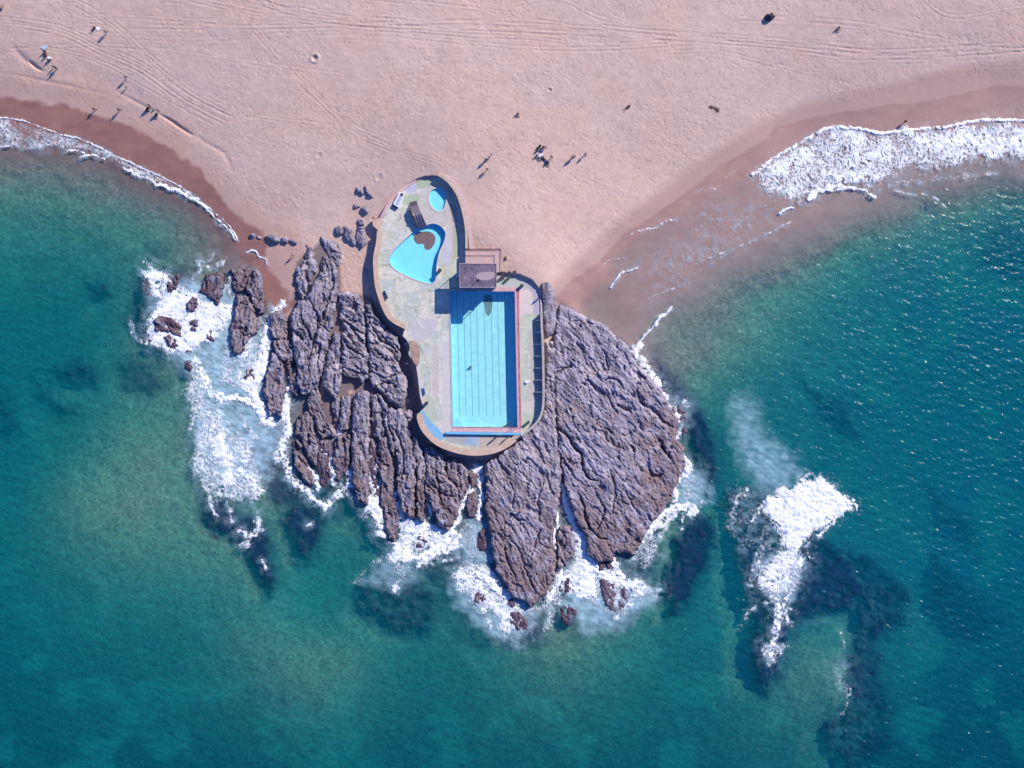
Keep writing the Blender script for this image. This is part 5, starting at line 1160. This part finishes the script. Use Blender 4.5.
person(126.8,88,'stand',0,'pink','navy','brown','child in pink below the navy walker',LB,sc=.62)
person(95.6,110.3,'walk',100,'black','navy','brown','left one of two walkers along the wet sand edge',LB)
person(120.2,110.8,'walk',95,'black','black','dark','right one of two walkers along the wet sand edge',LB)
person(150.5,106.5,'stand',-40,'navy','navy','brown','person in navy standing at the left of the group by the sand scarp',LB)
person(148,108.6,'sit',40,'black','black','dark','person in black sitting at the left of the group by the sand scarp',LB)
person(159.2,111.5,'stand',140,'black','navy','brown','person in black standing at the right of the group by the sand scarp',LB)
person(157,114.6,'sit',0,'navy','black','dark','person in navy sitting at the right of the group by the sand scarp',LB)
person(294.2,255.5,'walk',-20,'pink','pink','fair','person in pink walking on sand just left of the rock mass',LB,hair='brown')
person(491.4,155.5,'walk',120,'white','navy','brown','person in white top walking above the terrace',MBG)
person(486,160.8,'walk',120,'navy','black','brown','person in navy walking close behind the one in white',MBG)
person(487,170.2,'walk',110,'grey','navy','dark','lone grey-clad walker nearest the top of the terrace',MBG)
for i, a_ in enumerate(((540,145.8,'sit',0,'navy','black','dark','person in navy at the top of the seated beach group'),(543,147.4,'sit',90,'black','navy','brown','person in black at the top right of the seated beach group'),(537.6,150.8,'sit',180,'grey','black','brown','person in grey at the upper left of the seated beach group'),
    (536.2,156,'sit',60,'blue','navy','brown','person in blue at the left end of the seated beach group'),(543,158.6,'sit',200,'navy','navy','dark','person in navy sitting right of the white towel'),(545.2,161,'lie',45,'black','blue','brown','person in black and blue lying in the seated beach group'),
    (547.8,162.8,'sit',10,'navy','black','brown','person in navy at the lower right end of the seated beach group'),(551.6,157.8,'stand',-30,'tan','black','brown','person in tan standing at the right of the seated beach group'))): person(*a_, MBG)
person(571.8,158.6,'walk',-80,'black','navy','dark','left one of a pair walking right of the seated group',MBG)
person(574,157.2,'walk',-80,'grey','navy','brown','right one of a pair walking right of the seated group',MBG)
person(584.8,155.6,'walk',-95,'navy','black','brown','last of three walkers right of the seated group',MBG)
person(627.3,107.8,'lie',-50,'black','navy','dark','lone person in black lying on dry sand at upper right centre',RB)
person(838,28,'sit',20,'grey','navy','brown','tiny lone person sitting below the upper right car tracks',RB)
person(903.6,122.6,'stand',150,'black','black','dark','person in black standing at the edge of the right surf',RB)
person(517.6,113.8,'sit',20,'tan','brown','brown','lone person in tan sitting on sand above the terrace',MBG)
def rock_z(x_, y_):
    a = W(x_, y_, 1.8); best = 1.0
    for V in ROCK_V:
        m_ = np.hypot(V[:, 0]-a[0], V[:, 1]-a[1]) < .38
        if m_.any(): best = max(best, float(np.percentile(V[m_, 2], 80)))
    return best-.03
person(515,513,'sit',180,'white','navy','fair','person in white sitting on the central slab above its tip','people on the rocks',z=rock_z(515,513))
person(520.8,511.4,'sit',170,'pink','red','fair','person in pink sitting on the central slab beside the one in white','people on the rocks',z=rock_z(520.8,511.4),hair='brown')
person(499,434.6,'stand',30,'white','white','brown','person in white standing at the blue wall below the large pool',PT,z=ZD+.02)
person(495.6,437.4,'stand',10,'brown','red','dark','person in brown standing left of the one in white below the large pool',PT,z=ZD+.02)
person(508,436.8,'stand',60,'blue','navy','brown','person in blue standing at the right end of the blue wall',PT,z=ZD+.02)
person(499,274.4,'stand',-60,'black','navy','brown','person in black standing at the right corner of the dark roof',PT,z=ZD+.02)
person(509,272.6,'stand',-20,'black','black','dark','person in black standing at the kerb above the dark bench',PT,z=ZD+.3)
person(540.4,296.6,'stand',0,'navy','black','brown','person in navy leaning at the top of the right wall',PT,z=ZD+.02)
person(506.8,425.2,'swim',120,'navy','navy','brown','swimmer in dark suit near the lower right corner of the large pool','swimmers in the large pool',z=ZD-.33)
person(470.4,366.6,'sit',10,'black','black','brown','dark-haired swimmer low in the water of the left lanes of the large pool','swimmers in the large pool',z=ZD-1.97,sc=.85)

# ------------------------------------------------------------------ beach things
def towel(px_, py_, rz, mat, label, lx=1.7, ly=.8):
    z = ground_z(px_, py_); a = W(px_, py_, z)
    bm = bmesh.new(); r = [[bm.verts.new(((i/8-.5)*lx, (j/5-.5)*ly, .05+.03*math.sin(i*1.7+j*2.3))) for i in range(9)] for j in range(6)]
    lo = [[bm.verts.new((v.co.x, v.co.y, v.co.z-.03)) for v in q_] for q_ in r]
    for j in range(5):
        for i in range(8):
            bm.faces.new([r[j][i], r[j][i+1], r[j+1][i+1], r[j+1][i]]); bm.faces.new([lo[j][i], lo[j+1][i], lo[j+1][i+1], lo[j][i+1]])
    mb = MB(); mb.bm.free(); mb.bm = bm; o = mb.build('beach_towel', mat); o.location = (a[0], a[1], z); o.rotation_euler[2] = rz
    return tag(o, label, 'towel', 'towels on the beach')
towel(98.2,28.4,.6,cm('white'),'white towel next to the person in black, top left',.8,.7)
towel(49.6,57.8,.3,cm('white'),'white towel at the right of the crimson person',.8,.6)
towel(540.8,155.6,.5,cm('white'),'white towel in the middle of the seated beach group',1.0,.7)
towel(44.4,46.5,.9,simple('pale_blue_cloth',(.42,.50,.60),.9,.1,4),'pale blue towel at the top of the crimson group',1.3,1.0)
def umbrella_tent():
    z = ground_z(768,18); a = W(768.6,17.6,z)
    r = empty('beach_tent', (a[0],a[1],z), 'small dark navy beach tent standing alone at the top of the beach', 'tent')
    bm = bmesh.new(); ap = bm.verts.new((.1,0,1.25)); ring = []
    for i in range(6):
        t = i*math.pi/3; ring.append(bm.verts.new((1.0*math.cos(t), .75*math.sin(t), 0)))
    mid = [bm.verts.new((.72*math.cos(i*math.pi/3)+.05, .55*math.sin(i*math.pi/3), .8)) for i in range(6)]
    for i in range(6):
        j = (i+1) % 6; bm.faces.new([ring[i], ring[j], mid[j], mid[i]]); bm.faces.new([mid[i], mid[j], ap])
    mb = MB(); mb.bm.free(); mb.bm = bm; mb.build('canopy', cm('navy'), r, loc=(0,0,0))
    MB().box((.9,.1,.3), (.5,.45,.55), rz=.3, bev=.05).build('porch', cm('black'), r, loc=(0,0,0))
umbrella_tent()
person(771.5,14.5,'sit',-40,'black','navy','brown','person in black sitting beside the navy beach tent',RB)
def bag(px_, py_, c, label, s=.5):
    z = ground_z(px_, py_); a = W(px_, py_, z); r = empty('beach_bag', (a[0],a[1],z), label, 'bag', 'bags on the beach', random.random()*3)
    MB().box((0,0,s*.35), (s*1.2, s*.6, s*.7), bev=.08).build('body', cm(c), r, loc=(0,0,0))
    mb = MB()
    for i in range(6):
        t0, t1 = math.pi*i/6, math.pi*(i+1)/6
        mb.cyl((s*.4*math.cos(t0), 0, s*.68+s*.3*math.sin(t0)), (s*.4*math.cos(t1), 0, s*.68+s*.3*math.sin(t1)), .02, n=6)
    mb.build('handle', cm('black'), r, loc=(0,0,0))
bag(147.4,110.2,'navy','navy bag at the left foot of the group by the sand scarp',.6); bag(153.5,110.6,'teal','teal bag in the middle of the group by the sand scarp'); bag(541.5,151.5,'blue','blue bag above the white towel in the seated beach group'); bag(539,158.6,'grey','grey bag left of the white towel in the seated beach group')
bag(2.5,7.5,'tan','tan bag alone at the far top left of the beach',.7); bag(506.3,257.8,'tan','tan bag on the sand right of the walled yard',.6)
# seaweed
bm = bmesh.new(); rg = random.Random(3)
for i in range(60):
    t = rg.random(); bx_ = 709+9*t+rg.gauss(0,.8); by_ = 107.5+(9*max(0, t-.5)**1.2)+rg.gauss(0,.6)
    z = ground_z(bx_, by_); a = W(bx_, by_, z); an = rg.random()*3.1; l = .15+.25*rg.random()
    p0 = Vector((a[0], a[1], z+.02)); d = Vector((math.cos(an), math.sin(an), 0))*l; nn = Vector((-d.y, d.x, 0)).normalized()*.05
    vs = [bm.verts.new(q_) for q_ in (p0-d+nn, p0-d-nn, p0+d-nn+Vector((0,0,.05)), p0+d+nn+Vector((0,0,.05)))]; bm.faces.new(vs)
mb = MB(); mb.bm.free(); mb.bm = bm; sw = mb.build('seaweed', cm('brown')); tag(sw, 'curved wisp of dry seaweed on the right beach', 'seaweed', None, 'stuff')

# ------------------------------------------------------------------ light, sky, camera
EL, AZ = RAD(36), RAD(47)       # sun height, compass bearing from the top of the photo
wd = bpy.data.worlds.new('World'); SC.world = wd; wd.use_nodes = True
nt = wd.node_tree; nt.nodes.clear()
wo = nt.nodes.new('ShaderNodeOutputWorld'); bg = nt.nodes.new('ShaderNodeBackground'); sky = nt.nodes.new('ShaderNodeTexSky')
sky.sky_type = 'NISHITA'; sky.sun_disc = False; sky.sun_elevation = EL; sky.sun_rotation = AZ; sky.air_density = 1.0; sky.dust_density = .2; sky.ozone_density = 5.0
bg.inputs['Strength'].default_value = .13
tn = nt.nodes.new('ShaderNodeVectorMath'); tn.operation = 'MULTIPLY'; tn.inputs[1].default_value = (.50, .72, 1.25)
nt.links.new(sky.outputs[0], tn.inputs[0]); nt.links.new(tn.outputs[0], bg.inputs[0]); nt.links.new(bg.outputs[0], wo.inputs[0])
sun = bpy.data.lights.new('sun', 'SUN'); sun.energy = 4.9; sun.angle = RAD(.53); sun.color = (1, .935, .84)
so = bpy.data.objects.new('sun', sun); COL.objects.link(so)
dv = Vector((math.sin(AZ)*math.cos(EL), math.cos(AZ)*math.cos(EL), math.sin(EL)))
so.rotation_euler = dv.to_track_quat('Z', 'Y').to_euler(); so.location = dv*200
cam = bpy.data.cameras.new('camera'); cam.sensor_fit = 'HORIZONTAL'; cam.angle = 2*math.atan(102.4/H); cam.clip_start = 1; cam.clip_end = 9000
co = bpy.data.objects.new('camera', cam); COL.objects.link(co); co.location = (0, 0, H); co.rotation_euler = (0, 0, 0); SC.camera = co
SC.view_settings.view_transform = 'Standard'; SC.view_settings.look = 'None'; SC.view_settings.exposure = 0.15; SC.view_settings.gamma = 1
SC.cycles.max_bounces = 6; SC.cycles.transparent_max_bounces = 10; SC.cycles.caustics_reflective = False; SC.cycles.caustics_refractive = False
print('done')
